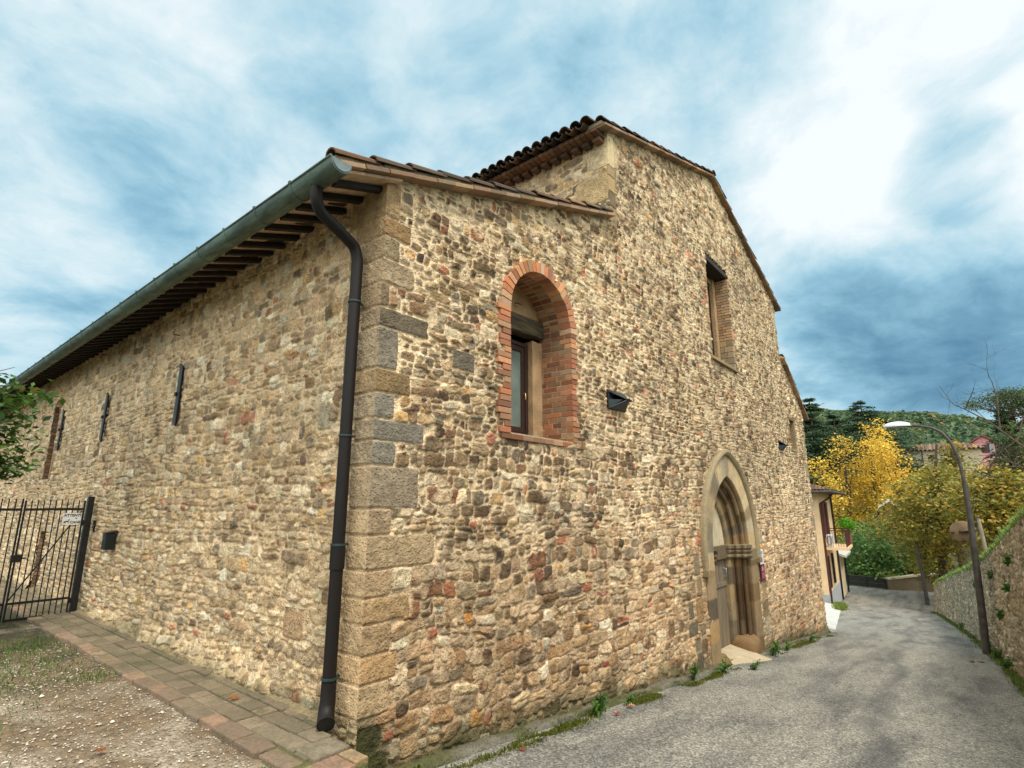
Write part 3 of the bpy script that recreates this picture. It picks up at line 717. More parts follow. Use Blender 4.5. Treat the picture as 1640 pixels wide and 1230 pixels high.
vb = MB(); VB.append(vb); verge(vb, vt, (CX + 3.82, 7.245), (CX + 8.99, 9.03), CY - 0.02, 0, 0.35)
vb = MB(); VB.append(vb); verge(vb, vt, (CX + 14.35, 7.27), (CX + 9.0, 9.03), CY - 0.02, 0, 0.3)
vb = MB(); VB.append(vb); verge(vb, vt, (CX + 16.55, 4.22), (CX + 14.06, 5.76), CY - 0.02, 0, 0.25)
# slabs
roofm = MB()
def slab(x0, z0, x1, z1, y0, y1, th=0.05, c=(0.25, 0.16, 0.1)):
    roofm.hexa([(x0, y0, z0 - th), (x1, y0, z1 - th), (x1, y1, z1 - th), (x0, y1, z0 - th), (x0, y0, z0), (x1, y0, z1), (x1, y1, z1), (x0, y1, z0)], c)
slab(CX - 0.50, 4.255, CX + 4.12, 5.855, CY + 0.12, CY + 21, 0.03)
slab(CX + 3.82, 7.29, CX + 9.0, 9.075, CY + 0.12, CY + 21); slab(CX + 9.0, 9.075, CX + 14.3, 7.33, CY + 0.12, CY + 21)
slab(CX + 14.0, 5.81, CX + 16.5, 4.27, CY + 0.12, CY + 21)
roofm.build('roof_deck', M_plank, church)
for vb in VB: vb.build('verge_bricks', M_brick, church, 0.003)
rf = MB(); roof_field(rf, CX - 0.46, 4.212, CX + 4.1, 5.80, CY + 0.10, CY + 21, rows=2)
roof_field(rf, CX + 3.70, 7.25, CX + 9.0, 9.03, CY + 0.12, CY + 21, rows=2, dark=0.45)
for o in (vt, ): rf.v, base = rf.v, len(rf.v); rf.f += [tuple(i + base for i in f) for f in o.f]; rf.v += o.v; rf.c += o.c; rf.sm += o.sm
# ridge tiles and corrugated field behind
for k in range(52): coppo(rf, (CX + 9.0, CY - 0.15 + k*0.4, 9.10), (CX + 9.0, CY + 0.29 + k*0.4, 9.085), .10, .085, (0, 0, 1), tile_c(rt, .3))
def corrug(x0, z0, x1, z1, y0, y1, st):
    n_ = int((y1 - y0)/0.0475); yy = np.linspace(y0, y1, n_); ss = np.linspace(0, 1, 24)
    Y, S_ = np.meshgrid(yy, ss); X = x0 + (x1 - x0)*S_; Z = z0 + (z1 - z0)*S_ + 0.05 + 0.05*np.abs(np.sin(Y*math.pi/0.19)) - 0.02*((S_*st) % 1)
    ny, nx = X.shape; i = np.arange(nx*ny).reshape(ny, nx); F = np.stack([i[:-1, :-1], i[:-1, 1:], i[1:, 1:], i[1:, :-1]], -1).reshape(-1, 4)
    cols = np.array([tile_c(rt, .25) for _ in range(400)]); C_ = cols[(np.floor(Y/0.19).astype(int)*7 + np.floor(S_*st).astype(int)*13) % 400]
    return X, Y, Z, F, C_
for (x0, z0, x1, z1) in ((CX + 0.1, 4.49, CX + 4.1, 5.86), (CX + 4.3, 7.47, CX + 8.98, 9.06), (CX + 14.2, 7.36, CX + 9.02, 9.06), (CX + 16.4, 4.30, CX + 14.05, 5.78)):
    X, Y, Z, F, C_ = corrug(x0, z0, x1, z1, CY + 0.2, CY + 21, 12)
    b0 = len(rf.v); rf.v += list(map(tuple, np.stack([X.ravel(), Y.ravel(), Z.ravel()], 1).tolist())); rf.f += [tuple(f) for f in (F + b0).tolist()]; rf.c += [tuple(c) for c in C_.reshape(-1, 3).tolist()]; rf.sm += [True]*len(F)
rf.build('roof_tiles', M_tile, church)
# corbelled brick course under the nave eave
m = MB()
for k in range(34):
    y = CY + 0.02 + k*0.1
    m.box(CX + 3.78, CX + 4.12, y, y + 0.088, 7.20 - 0.0, 7.26, jc((112, 86, 68), rt, .16, 3))
    if k % 2 == 0: m.box(CX + 3.92, CX + 4.12, y + .02, y + 0.14, 7.13, 7.195, jc((98, 78, 62), rt, .16, 3))
m.build('eave_course', M_brick, church)
# eaves of the aisle: soffit boards, rafters
m = MB()
for k in range(140):
    y = CY - 0.08 + k*0.15
    c = 1.0
    m.hexa([(CX - 0.50, y, 4.185), (CX + 0.1, y, 4.40), (CX + 0.1, y + 0.144, 4.40), (CX - 0.50, y + 0.144, 4.185), (CX - 0.50, y, 4.212), (CX + 0.1, y, 4.425), (CX + 0.1, y + 0.144, 4.425), (CX - 0.50, y + 0.144, 4.212)])
m.build('soffit', M_plank, church)
ra = None
for k in range(66):
    y = CY + 0.09 + k*0.28 + random.uniform(-.01, .01)
    if ra is None:
        m = MB(); x0, x1 = -0.47, 0.04; sl_ = 0.215/0.6
        z_ = lambda x: 4.40 - 0.008 + (x - 0.1)*sl_
        m.hexa([(x0, -.035, z_(x0) - .048 - 4.3), (x1, -.035, z_(x1) - .052 - 4.3), (x1, .035, z_(x1) - .052 - 4.3), (x0, .035, z_(x0) - .048 - 4.3), (x0, -.035, z_(x0) - 4.3), (x1, -.035, z_(x1) - 4.3), (x1, .035, z_(x1) - 4.3), (x0, .035, z_(x0) - 4.3)])
        ra = m.build('rafter', M_rafter, None, 0.006); me_r = ra.data; ra.parent = church; ra.location = (0, y - CY, 4.3)
    else:
        c = ra.copy(); COL.objects.link(c); c.parent = church; c.location = (0, y - CY, 4.3)
# gutter: half round with rolled rim, seams and end cap
GX, GZ, GR = 2.028, 4.195, 0.094
def gutter_profile(r0, a0=-8, a1=188, n=14):
    return [(math.cos(R(180 + a0 + (a1 - a0)*k/n))*r0, math.sin(R(180 + a0 + (a1 - a0)*k/n))*r0) for k in range(n + 1)]
m = MB(); n = 14
po = gutter_profile(GR); pi_ = gutter_profile(GR - 0.005)
Ys = [CY - 0.17, CY + 10, CY + 21]
vs = [(GX + p[0], y, GZ + p[1]) for y in Ys for p in po] + [(GX + p[0], y, GZ + p[1]) for y in Ys for p in pi_]
L = n + 1; o2 = len(Ys)*L; fs = []
for j in range(len(Ys) - 1):
    for k in range(n):
        fs += [(j*L + k, (j + 1)*L + k, (j + 1)*L + k + 1, j*L + k + 1), (o2 + j*L + k + 1, o2 + (j + 1)*L + k + 1, o2 + (j + 1)*L + k, o2 + j*L + k)]
m.add(vs, fs, smooth=True)
m.tube([(GX - GR, CY - 0.17, GZ + 0.012), (GX - GR, CY + 21, GZ + 0.012)], 0.011, 8)
sy_ = CY + 0.42; ln_ = 0.62
while sy_ < CY + 21:
    q = gutter_profile(GR + 0.004, n=12)
    for k in range(12):
        p, p2 = q[k], q[k + 1]
        m.add([(GX + p[0], sy_, GZ + p[1]), (GX + p[0], sy_ + .03, GZ + p[1]), (GX + p2[0], sy_ + .03, GZ + p2[1]), (GX + p2[0], sy_, GZ + p2[1])], [(0, 1, 2, 3)], smooth=True)
        m.add([(GX + p[0], sy_, GZ + p[1]), (GX + p2[0], sy_, GZ + p2[1]), (GX + p2[0]*.94, sy_, GZ + p2[1]*.94), (GX + p[0]*.94, sy_, GZ + p[1]*.94)], [(0, 1, 2, 3)])
    m.box(GX - GR - 0.012, GX - GR + 0.03, sy_, sy_ + 0.03, GZ + 0.015, GZ + 0.034)
    sy_ += ln_
gut = m.build('gutter', M_copper, church)
m = MB()
q = gutter_profile(GR - 0.002, -8, 188, 16)
cen = (GX, CY - 0.166, GZ + 0.01); vs = [cen] + [(GX + p[0], CY - 0.168, GZ + p[1]) for p in q]
m.add(vs, [(0, k + 2, k + 1) for k in range(16)]); q2 = gutter_profile(GR*0.8, -8, 188, 16)
m.tube([(GX + p[0], CY - 0.172, GZ + p[1]) for p in q2], 0.004, 6)
m.build('end_cap', simple('grey zinc cap', lin(120, 134, 134), .6, .3, bstr=0), gut)
# downpipe
pm = MB(); py = CY + 0.23; wx = CX - 0.10
path = [(GX, py - 0.06, GZ - 0.06), (GX, py - 0.06, GZ - 0.12), (GX + 0.015, py - 0.055, GZ - 0.20), (GX + 0.07, py - 0.04, GZ - 0.27), (GX + 0.20, py - 0.03, GZ - 0.33), (wx - 0.11, py - 0.01, GZ - 0.39), (wx - 0.04, py, GZ - 0.43), (wx - 0.004, py, GZ - 0.52), (wx, py, GZ - 0.62)]
pts = []
for k in range(len(path) - 1):
    for q in range(3):
        P0 = Vector(path[max(k - 1, 0)]); P1 = Vector(path[k]); P2 = Vector(path[k + 1]); P3 = Vector(path[min(k + 2, len(path) - 1)]); t = q/3
        pts.append(0.5*((2*P1) + (P2 - P0)*t + (2*P0 - 5*P1 + 4*P2 - P3)*t*t + (3*P1 - P0 - 3*P2 + P3)*t**3))
pts.append(Vector(path[-1]))
pm.tube(pts + [Vector((wx, py, 0.30))], 0.049, 20)
# shoe at the foot
pm.tube([(wx, py, 0.34), (wx, py, 0.20), (wx - 0.012, py - 0.012, 0.15), (wx - 0.035, py - 0.045, 0.105), (wx - 0.055, py - 0.08, 0.085)], [0.053, 0.055, 0.057, 0.059, 0.062], 20, cap=False)
pipe = pm.build('downpipe', M_pipe, church)
m = MB(); m.tube([(wx - 0.020, py - 0.022, 0.135), (wx - 0.035, py - 0.045, 0.105), (wx - 0.054, py - 0.078, 0.087)], [0.050, 0.053, 0.057], 20, c=(0, 0, 0)); m.build('spout_inside', M_black, pipe)
for z, r in ((3.28, .056), (2.14, .056), (1.30, .060), (0.36, .060)):
    m = MB(); m.tube([(wx, py, z - .008), (wx, py, z + .008)], r, 20); m.box(wx + 0.04, wx + 0.11, py - .01, py + .01, z - .008, z + .008); m.build('collar', M_collar, pipe)
m = MB(); m.tube([(wx, py, 1.12), (wx, py, 1.295)], 0.0565, 20); m.build('pipe_joint', M_pipe, pipe)

# ================================================================== arched window
def brick_col(f=1.0):
    b = [(190, 126, 92), (178, 116, 84), (198, 144, 106), (164, 112, 84), (190, 154, 120), (186, 138, 104)][rt.integers(6)]
    return jc(np.array(b)*f*.93, rt, .15, 3)
def poly_prism(m, pts, y0, y1, c):
    n = len(pts); vs = [(p[0], y0, p[1]) for p in pts] + [(p[0], y1, p[1]) for p in pts]
    fs = [tuple(range(n)), tuple(range(2*n - 1, n - 1, -1))] + [(k + n, (k + 1) % n + n, (k + 1) % n, k) for k in range(n)]
    m.add(vs, fs, c)
win = empty('dummy', (0, 0, 0), '', '') if False else None
m = MB(); mm = MB()
wc = CX + WIN_C; DEP = 0.43
nv = 25
for k in range(nv):      # voussoirs
    a0 = math.pi*k/nv + 0.008; a1 = math.pi*(k + 1)/nv - 0.008; ro = WIN_HW + rt.uniform(.125, .16)
    cs_ = [(WIN_HW, a0), (ro, a0), (ro, a1), (WIN_HW, a1)]
    pts = [(wc + r*math.cos(a), WIN_S + r*math.sin(a)) for r, a in cs_][::-1]
    pj = rt.uniform(0.030, 0.040)
    poly_prism(m, pts, CY - pj, CY + 0.135, brick_col(1.05))
    for q in range(2):
        pts = [(wc + r*math.cos(a), WIN_S + r*math.sin(a)) for r, a in [(WIN_HW + rt.uniform(0, .006), a0 + .003), (WIN_HW + .08, a0), (WIN_HW + .08, a1), (WIN_HW + rt.uniform(0, .006), a1)]][::-1]
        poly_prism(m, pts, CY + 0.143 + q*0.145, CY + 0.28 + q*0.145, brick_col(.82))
z = WIN_B - 0.01; k = 0
while z < WIN_S - 0.02:
    hgt = 0.058
    for sgn in (-1, 1):
        lng = rt.choice([0.10, 0.17, 0.21, 0.13]) if sgn < 0 else rt.choice([0.09, 0.14, 0.12])
        e = rt.uniform(0, .006); xa = wc + sgn*(WIN_HW + e - 0.0); xb = wc + sgn*(WIN_HW + lng)
        m.box(min(xa, xb), max(xa, xb), CY - rt.uniform(.030, .040), CY + (.135 if k % 2 else .06), z, z + hgt, brick_col())
        ya = CY + (.143 if k % 2 else .068)
        while ya < CY + DEP - 0.02:
            yb = min(ya + rt.choice([.13, .21]), CY + DEP); e = rt.uniform(0, .005)
            xa = wc + sgn*(WIN_HW + e); xb = wc + sgn*(WIN_HW + .08)
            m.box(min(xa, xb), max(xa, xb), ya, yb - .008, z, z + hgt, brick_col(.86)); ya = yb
    z += 0.066; k += 1
for k in range(8):       # sill course
    x0 = wc - WIN_HW - .14 + k*0.185
    m.box(x0, x0 + 0.176, CY - .024 - rt.uniform(0, .006), CY + .12, WIN_B - .068, WIN_B - .014, brick_col(.88))
surround = m.build('brick_window_surround', M_brick, church, 0.004)
# mortar bedding behind the bricks
m = MB()
def ringp(r0, r1, y, n=24):
    for k in range(n):
        a0 = math.pi*k/n; a1 = math.pi*(k + 1)/n
        poly_prism(m, [(wc + r*math.cos(a), WIN_S + r*math.sin(a)) for r, a in ((r0, a1), (r1, a1), (r1, a0), (r0, a0))], CY - 0.022, CY + DEP + .03, (.5, .5, .5))
ringp(WIN_HW + .006, WIN_HW + .115, 0)
for sgn in (-1, 1):
    xa, xb = wc + sgn*(WIN_HW + .006), wc + sgn*(WIN_HW + .115); m.box(min(xa, xb), max(xa, xb), CY - .022, CY + DEP + .03, WIN_B - .05, WIN_S, (.5, .5, .5))
m.box(wc - WIN_HW - .1, wc + WIN_HW + .1, CY - .020, CY + DEP + .03, WIN_B - .065, WIN_B, (.5, .5, .5))
m.build('mortar_bed', M_mortar, surround)
# plastered back of the niche with the inner opening
m = MB(); wl, wr = wc - 0.47, wc + 0.40; yb = CY + DEP
m.box(wr, wc + WIN_HW + .05, yb, yb + .18, WIN_B - .05, 3.64); m.box(wc - WIN_HW - .05, wl, yb, yb + .18, WIN_B - .05, 3.64)
m.box(wl, wr, yb, yb + .18, WIN_B - .05, WIN_B + .07)
nseg = 16; pts = [(wc - WIN_HW - .04, 3.9)] + [(wc + (WIN_HW + .04)*math.cos(math.pi - math.pi*k/nseg), WIN_S + .0 + (WIN_HW + .04)*math.sin(math.pi - math.pi*k/nseg)) for k in range(3, nseg - 2)] + [(wc + WIN_HW + .04, 3.9)]
poly_prism(m, [(p[0], p[1]) for p in pts][::-1], yb, yb + .18, (.5, .5, .5))
m.build('niche_plaster', M_plaster, church)
m = MB(); m.hexa([(wc - WIN_HW - .02, yb - .055, 3.66), (wc + WIN_HW - .002, yb - .055, 3.69), (wc + WIN_HW - .002, yb + .12, 3.69), (wc - WIN_HW - .02, yb + .12, 3.66), (wc - WIN_HW - .02, yb - .055, 3.88), (wc + WIN_HW - .002, yb - .055, 3.91), (wc + WIN_HW - .002, yb + .12, 3.91), (wc - WIN_HW - .02, yb + .12, 3.88)])
m.build('timber_lintel', simple('old oak lintel', lin(86, 78, 58), 0.9, var=0.4, scale=10, bstr=1.0, bdist=0.012, bscale=30, stretch=(0.3, 1, 3), color2=lin(40, 34, 24)), church, 0.012)
m = MB(); m.tube([(wc + .02, yb - .02, 4.03), (wc + .02, yb - .05, 4.03), (wc + .10, yb - .055, 4.025)], .007, 6); m.build('iron_pin', M_iron, church)
# the casement
m = MB(); y_ = yb + .07; zb, zt = WIN_B + .07, 3.60
fw = 0.05
for (x0, x1, z0, z1) in ((wl, wl + fw, zb, zt), (wr - fw, wr, zb, zt), (wl + fw, wr - fw, zb, zb + fw), (wl + fw, wr - fw, zt - fw, zt)): m.box(x0, x1, y_, y_ + .06, z0, z1)
casement = m.build('window_frame', M_frame, church, 0.004)
m = MB(); a0, a1, b0, b1 = wl + fw + .004, wr - fw - .004, zb + fw + .004, zt - fw - .004; f2 = .065
for (x0, x1, z0, z1) in ((a0, a0 + f2, b0, b1), (a1 - f2, a1, b0, b1), (a0 + f2, a1 - f2, b0, b0 + f2), (a0 + f2, a1 - f2, b1 - f2, b1)): m.box(x0, x1, y_ + .012, y_ + .05, z0, z1)
m.build('sash', M_frame, casement, 0.004)
m = MB(); m.box(a0 + f2, a1 - f2, y_ + .032, y_ + .038, b0 + f2, b1 - f2); m.build('pane', M_glass, casement)
m = MB(); m.tube([(a1 - .03, y_ + .012, 2.95), (a1 - .03, y_ - .02, 2.95), (a1 - .03, y_ - .022, 2.87)], .007, 8); m.build('handle', simple('brass', (.5, .35, .12), .35, .8, bstr=0), casement)

# ================================================================== upper window and small right window
UJ = [MB(), MB()]; x0, x1 = CX + 8.2, CX + 9.62
z = 4.56; k = 0
while z < 6.72:
    stone = z < 5.2
    hgt = 0.13 if stone else 0.058
    ya = CY - .015 - rt.uniform(0, .01)
    for (y0, y1) in (((ya, CY + .17), (CY + .178, CY + .262)) if k % 2 else ((ya, CY + .11), (CY + .118, CY + .262))):
        c = jc((168, 148, 116) if stone else (172, 142, 110), rt, .16, 3)
        UJ[1].box(x1 - .004 - rt.uniform(0, .004), x1 + .10 + (.05 if k % 2 else 0), y0, y1, z, z + hgt, c); UJ[0].box(x0 - .10, x0 + .004, y0, y1, z, z + hgt, c)
    z += hgt + .009; k += 1
UJ[0].build('upper_window_jamb', M_brick, church, 0.004); UJ[1].build('upper_window_jamb', M_brick, church, 0.004)
m = MB(); m.box(x1 - .17, x1 + .05, CY + .267, CY + .50, 4.5, 6.73); m.box(x0 - .05, x0 + .06, CY + .267, CY + .50, 4.5, 6.73); m.box(x0 + .06, x1 - .17, CY + .30, CY + .50, 6.62, 6.73); m.build('upper_window_plaster', M_plaster, church)
m = MB(); m.hexa([(x0 - .08, CY - .012, 6.74), (x1 + .16, CY - .012, 6.74), (x1 + .16, CY + .34, 6.74), (x0 - .08, CY + .34, 6.74), (x0 - .08, CY - .010, 6.93), (x1 + .16, CY - .010, 6.92), (x1 + .16, CY + .34, 6.92), (x0 - .08, CY + .34, 6.93)]); m.build('upper_window_lintel', M_wood_dark, church, 0.01)
m = MB(); m.box(x0 - .1, x1 + .14, CY - .06, CY + .34, 4.49, 4.552, lin(150, 132, 104)); m.build('upper_window_sill', M_sand, church, 0.008)
m = MB(); f = .06
for (a, b, c, d) in ((x0 + .06, x0 + .06 + f, 4.56, 6.62), (x1 - .17 - f, x1 - .17, 4.56, 6.62), (x0 + .06 + f, x1 - .17 - f, 4.56, 4.62), (x0 + .06 + f, x1 - .17 - f, 6.56, 6.62), ((x0 + x1)/2 - .08, (x0 + x1)/2 - .02, 4.62, 6.56)): m.box(a, b, CY + .345, CY + .39, c, d)
uf = m.build('upper_window_frame', M_frame, church)
m = MB(); m.box(x0 + .08, x1 - .19, CY + .365, CY + .37, 4.58, 6.60); m.build('pane', M_darkglass, uf)
m = MB(); x0, x1 = CX + 14.3, CX + 14.92
m.box(x1, x1 + .08, CY - .012, CY + .3, 3.15, 4.02, lin(150, 130, 100)); m.box(x0 - .08, x0, CY - .012, CY + .3, 3.15, 4.02, lin(150, 130, 100)); m.box(x0 - .1, x1 + .1, CY - .02, CY + .3, 4.0, 4.09, lin(120, 104, 80)); m.box(x0 - .08, x1 + .1, CY - .03, CY + .3, 3.09, 3.15, lin(150, 130, 100))
sw = m.build('small_window_jamb', M_sand, church)
m = MB(); m.box(x0, x1, CY + .22, CY + .24, 3.15, 4.0); m.build('pane', M_darkglass, sw)

# ================================================================== pointed portal
def port_path(s, z0, n=34):
    r = PORT_R - s; c = PORT_R - PORT_HW; hw = PORT_HW - s; pc = CX + PORT_C
    out = []
    nz = 56
    for k in range(nz): out.append((pc + hw, z0 + (PORT_S - z0)*k/nz))
    am = math.acos(min(1, c/r))
    for k in range(n + 1):
        a = am*k/n; out.append((pc - c + r*math.cos(a), PORT_S + r*math.sin(a)))
    left = [(2*pc - x, z) for x, z in out[:-1]][::-1]
    return out + left
def sweep(m, prof, z0, cfun=None):
    paths = [port_path(s, z0) for s, d in prof]; N = len(paths[0]); vs = []; 
    for (s, d), pa in zip(prof, paths): vs += [(x, CY + d, z) for x, z in pa]
    fs = [(i*N + k, i*N + k + 1, (i + 1)*N + k + 1, (i + 1)*N + k) for i in range(len(prof) - 1) for k in range(N - 1)]
    b = len(m.v); m.v += vs; m.f += [tuple(q + b for q in f) for f in fs]; m.sm += [False]*len(fs)
    for v in vs:
        m.c.append(cfun(v) if cfun else (.4, .35, .28))
def roll(cs, cd, r, n=8, a0=180, a1=-90):
    return [(cs + r*math.cos(R(a0 + (a1 - a0)*k/n)), cd - r*math.sin(R(a0 + (a1 - a0)*k/n))) for k in range(n + 1)]
prof = [(-.40, .05), (-.40, -.030), (-.385, -.042), (0, -.042), (0.01, -.03), (.012, .05)] + [(.03, .06)] + roll(.085, .085, .048, 8, 150, -60)[:] + [(.15, .125), (.155, .155)] + [(.17, .165)] + roll(.22, .19, .042, 8, 150, -60) + [(.275, .225), (.28, .265), (.33, .27), (.40, .275), (.42, .30), (.42, .45)]
rb = np.random.default_rng(9); blk = rb.uniform(.68, 1.14, 400); blk2 = rb.uniform(-1, 1, 400)
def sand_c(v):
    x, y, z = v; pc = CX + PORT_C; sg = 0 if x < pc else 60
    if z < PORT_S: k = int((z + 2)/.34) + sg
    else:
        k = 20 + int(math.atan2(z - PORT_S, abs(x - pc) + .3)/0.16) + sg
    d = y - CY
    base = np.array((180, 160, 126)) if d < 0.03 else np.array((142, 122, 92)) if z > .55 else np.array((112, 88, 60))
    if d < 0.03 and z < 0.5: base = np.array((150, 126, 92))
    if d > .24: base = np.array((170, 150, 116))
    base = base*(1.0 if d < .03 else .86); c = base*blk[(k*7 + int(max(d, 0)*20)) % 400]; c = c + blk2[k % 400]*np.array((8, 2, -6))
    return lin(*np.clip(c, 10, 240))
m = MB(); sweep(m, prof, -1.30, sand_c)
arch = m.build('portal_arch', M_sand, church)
m = MB(); hood = [(-.395, -.03), (-.395, -.055), (-.415, -.085), (-.46, -.11), (-.50, -.10), (-.515, -.07), (-.515, .0)]
pp = MB()
N0 = [port_path(s, .50) for s, d in hood]; vs = []
for (s, d), pa in zip(hood, N0): vs += [(x, CY + d, z) for x, z in pa]
N = len(N0[0]); pp.add(vs, [(i*N + k, (i + 1)*N + k, (i + 1)*N + k + 1, i*N + k + 1) for i in range(len(hood) - 1) for k in range(N - 1)], lin(150, 136, 106))
for sg in (-1, 1):
    x = CX + PORT_C + sg*(PORT_HW + .455)
    pp.obox((x, CY - .05, .47), (.15, 0, 0), (0, .13, 0), (0, 0, .10), lin(140, 124, 94))
pp.build('hood_mould', M_sand, church)
# imposts and plinths: the jamb section drawn out and stacked in mouldings
def stack(name, levels, cbase, mat=M_sand, rough=0):
    m = MB(); pr = [p for p in prof[3:]]
    for sg in (-1, 1):
        m = MB(); vs = []
        for (z, o) in levels:
            for (s, d) in pr:
                ds = o if d > 0.0 else o*.6; x = CX + PORT_C + sg*(PORT_HW - s - ds*.9)
                jit = rough*float(vn(s*9 + z*5 + sg, d*9, 3))
                vs.append((x + jit*sg, CY + d - o*.75 - jit, z + jit*.5))
        n = len(pr)
        fs = [(j*n + k, j*n + k + 1, (j + 1)*n + k + 1, (j + 1)*n + k) for j in range(len(levels) - 1) for k in range(n - 1)]
        if sg > 0: fs = [f[::-1] for f in fs]
        m.add(vs, fs, cbase, False); m.build(name, mat, church)
stack('impost', [(.53, 0), (.535, .03), (.57, .055), (.60, .05), (.615, .02), (.635, .02), (.65, .05), (.685, .06), (.70, .03), (.715, .03), (.73, .07), (.79, .075), (.80, .06), (.805, 0)], lin(128, 114, 88))
for sg in (-1, 1):
    m = MB(); n_, k_ = 28, 14; vs = []
    for j in range(k_ + 1):
        a = R(-90 + 180*j/k_)
        for i_ in range(n_):
            b = 2*math.pi*i_/n_; sq = lambda v: math.copysign(abs(v)**.55, v)
            q = 1 + .10*float(fbm(np.array([math.cos(b)*2 + 5 + sg]), np.array([math.sin(b)*2 + j*.35]), 7, 3)[0])
            vs.append((CX + PORT_C + sg*(.90 + .29*q*sq(math.cos(a))*sq(math.cos(b))), CY + .17 + .27*q*sq(math.cos(a))*sq(math.sin(b)), -1.16 + .24*q*sq(math.sin(a))))
    m.add(vs, [(j*n_ + i_, j*n_ + (i_ + 1) % n_, (j + 1)*n_ + (i_ + 1) % n_, (j + 1)*n_ + i_) for j in range(k_) for i_ in range(n_)], lin(128, 102, 70), True); m.build('plinth', M_sand, church)
m = MB(); pc = CX + PORT_C
m.box(pc - .67, pc + .67, CY + .29, CY + .45, .54, .80, lin(104, 90, 68)); m.build('portal_lintel', M_sand, church, 0.01)
m = MB(); pa = port_path(.30, .80, 14); pa = [p for p in pa if p[1] >= .80]
poly_prism(m, [(p[0], p[1]) for p in pa], CY + .34, CY + .42, lin(196, 182, 150)); m.build('tympanum', M_sand, church)
m = MB()
for k in range(7): m.box(pc - .67 + k*.192, pc - .67 + k*.192 + .188, CY + .37, CY + .41, -1.25, .54, lin(128, 112, 86))
m.box(pc - .66, pc + .66, CY + .345, CY + .37, .02, .10)
dr = m.build('portal_door', M_door, church, 0.003)
m = MB(); m.tube([(pc + .56, CY + .37, .35), (pc + .56, CY + .31, .35), (pc + .56, CY + .31, .20), (pc + .56, CY + .37, .2)], .010, 8); m.box(pc + .53, pc + .59, CY + .358, CY + .369, .12, .42); m.build('door_handle', simple('steel', (.45, .45, .45), .4, .8, bstr=0), dr)
# worn threshold slab
zt_ = -1.06
m = MB(); m.hexa([(pc - .98, CY - .42, -1.30), (pc + .72, CY - .42, -1.30), (pc + .85, CY + .62, -1.30), (pc - .98, CY + .62, -1.30), (pc - .98, CY - .40, zt_ - .10), (pc + .66, CY - .38, zt_ - .17), (pc + .80, CY + .62, zt_ + .02), (pc - .98, CY + .62, zt_ + .03)], lin(186, 170, 140))
m.build('threshold', M_sand, church, 0.025)

# tie plates on the side wall (vertical iron bars with a wedge)
tp = None
for (dy, z0, z1) in ((4.115, 2.56, 3.42), (7.25, 2.60, 3.42), (10.08, 2.64, 3.44)):
    if tp is None:
        m = MB(); hh = .42
        m.hexa([(-.055, -.05, -hh), (-.03, -.05, -hh), (-.03, .05, -hh + .06), (-.055, .05, -hh + .06), (-.055, -.05, hh - .06), (-.03, -.05, hh - .06), (-.03, .05, hh), (-.055, .05, hh)])
        m.box(-.075, -.055, .02, .06, -.02, .03); m.box(-.04, .02, -.015, .015, -.01, .05)
        tp = m.build('tie_plate', M_iron, church, 0.004); tp.matrix_parent_inverse = Matrix.Identity(4); o = tp
    else: o = tp.copy(); COL.objects.link(o); o.parent = church
    o.location = (0, dy, (z0 + z1)/2)
m = MB(); m.tube([(CX - .01, CY + 4.45, 3.86), (CX - .09, CY + 4.45, 3.86), (CX - .10, CY + 4.43, 3.89)], .007, 6); m.build('wall_hook', M_iron, church)

# ================================================================== pyramid wall lamps
def wall_lamp(dx, z, label, scale=1.0):
    t = empty('wall_lamp', (CX + dx, CY - .03, z), label, 'wall lamp', 'black wall lamps on the church front')
    o = Vector((CX + dx, CY - .03, z)); w_, h_, dp = .235*scale, .125*scale, .15*scale
    ap = o + Vector((.02, -dp, 0)); c4 = [o + Vector((-w_, 0, -h_)), o + Vector((w_, 0, -h_)), o + Vector((w_, 0, h_)), o + Vector((-w_, 0, h_))]
    m = MB()      # four thin fins meeting at the nose, open at the near side
    def tri(a, b, c, th=.006):
        n_ = (b - a).cross(c - a).normalized()*th
        m.add([a, b, c, a + n_, b + n_, c + n_], [(0, 1, 2), (5, 4, 3), (0, 3, 4, 1), (1, 4, 5, 2), (2, 5, 3, 0)])
    r1 = ap + Vector((w_*.42, 0.02, .004)); r0 = ap
    tri(c4[3], c4[2], r0); tri(c4[2], r1, r0); tri(c4[1], c4[0], r0); tri(r1, c4[1], r0); tri(c4[2], c4[1], r1)
    q = c4[0].lerp(c4[3], .5)
    tri(c4[0], c4[0].lerp(c4[3], .48), r0.lerp(q, .25)); tri(c4[0].lerp(c4[3], .9), c4[3], r0)
    m.build('shade', simple('slate blue black metal', (.030, .040, .048), .42, .4, var=.2, scale=14, bstr=.1), t)
    m = MB(); m.box(o.x - w_*1.03, o.x + w_*1.03, o.y + .0, o.y + .03, o.z - h_*1.05, o.z + h_*1.05); m.build('back_plate', M_iron, t, 0.004)
    m = MB(); m.tube([r0 + Vector((0, .01, .0)), r0 + Vector((.012, -.03, .0))], .020*scale, 10); m.build('bolt', M_iron, t); m = MB(); m.tube([r1 + Vector((0, .01, 0)), r1 + Vector((.012, -.025, 0))], .017*scale, 10); m.build('bolt', M_iron, t)
wall_lamp(4.0, 3.0, 'black pyramid shaped wall lamp just right of the arched brick window')
wall_lamp(13.0, 3.13, 'small far black wall lamp high on the church front beside the little right-hand window', .95)

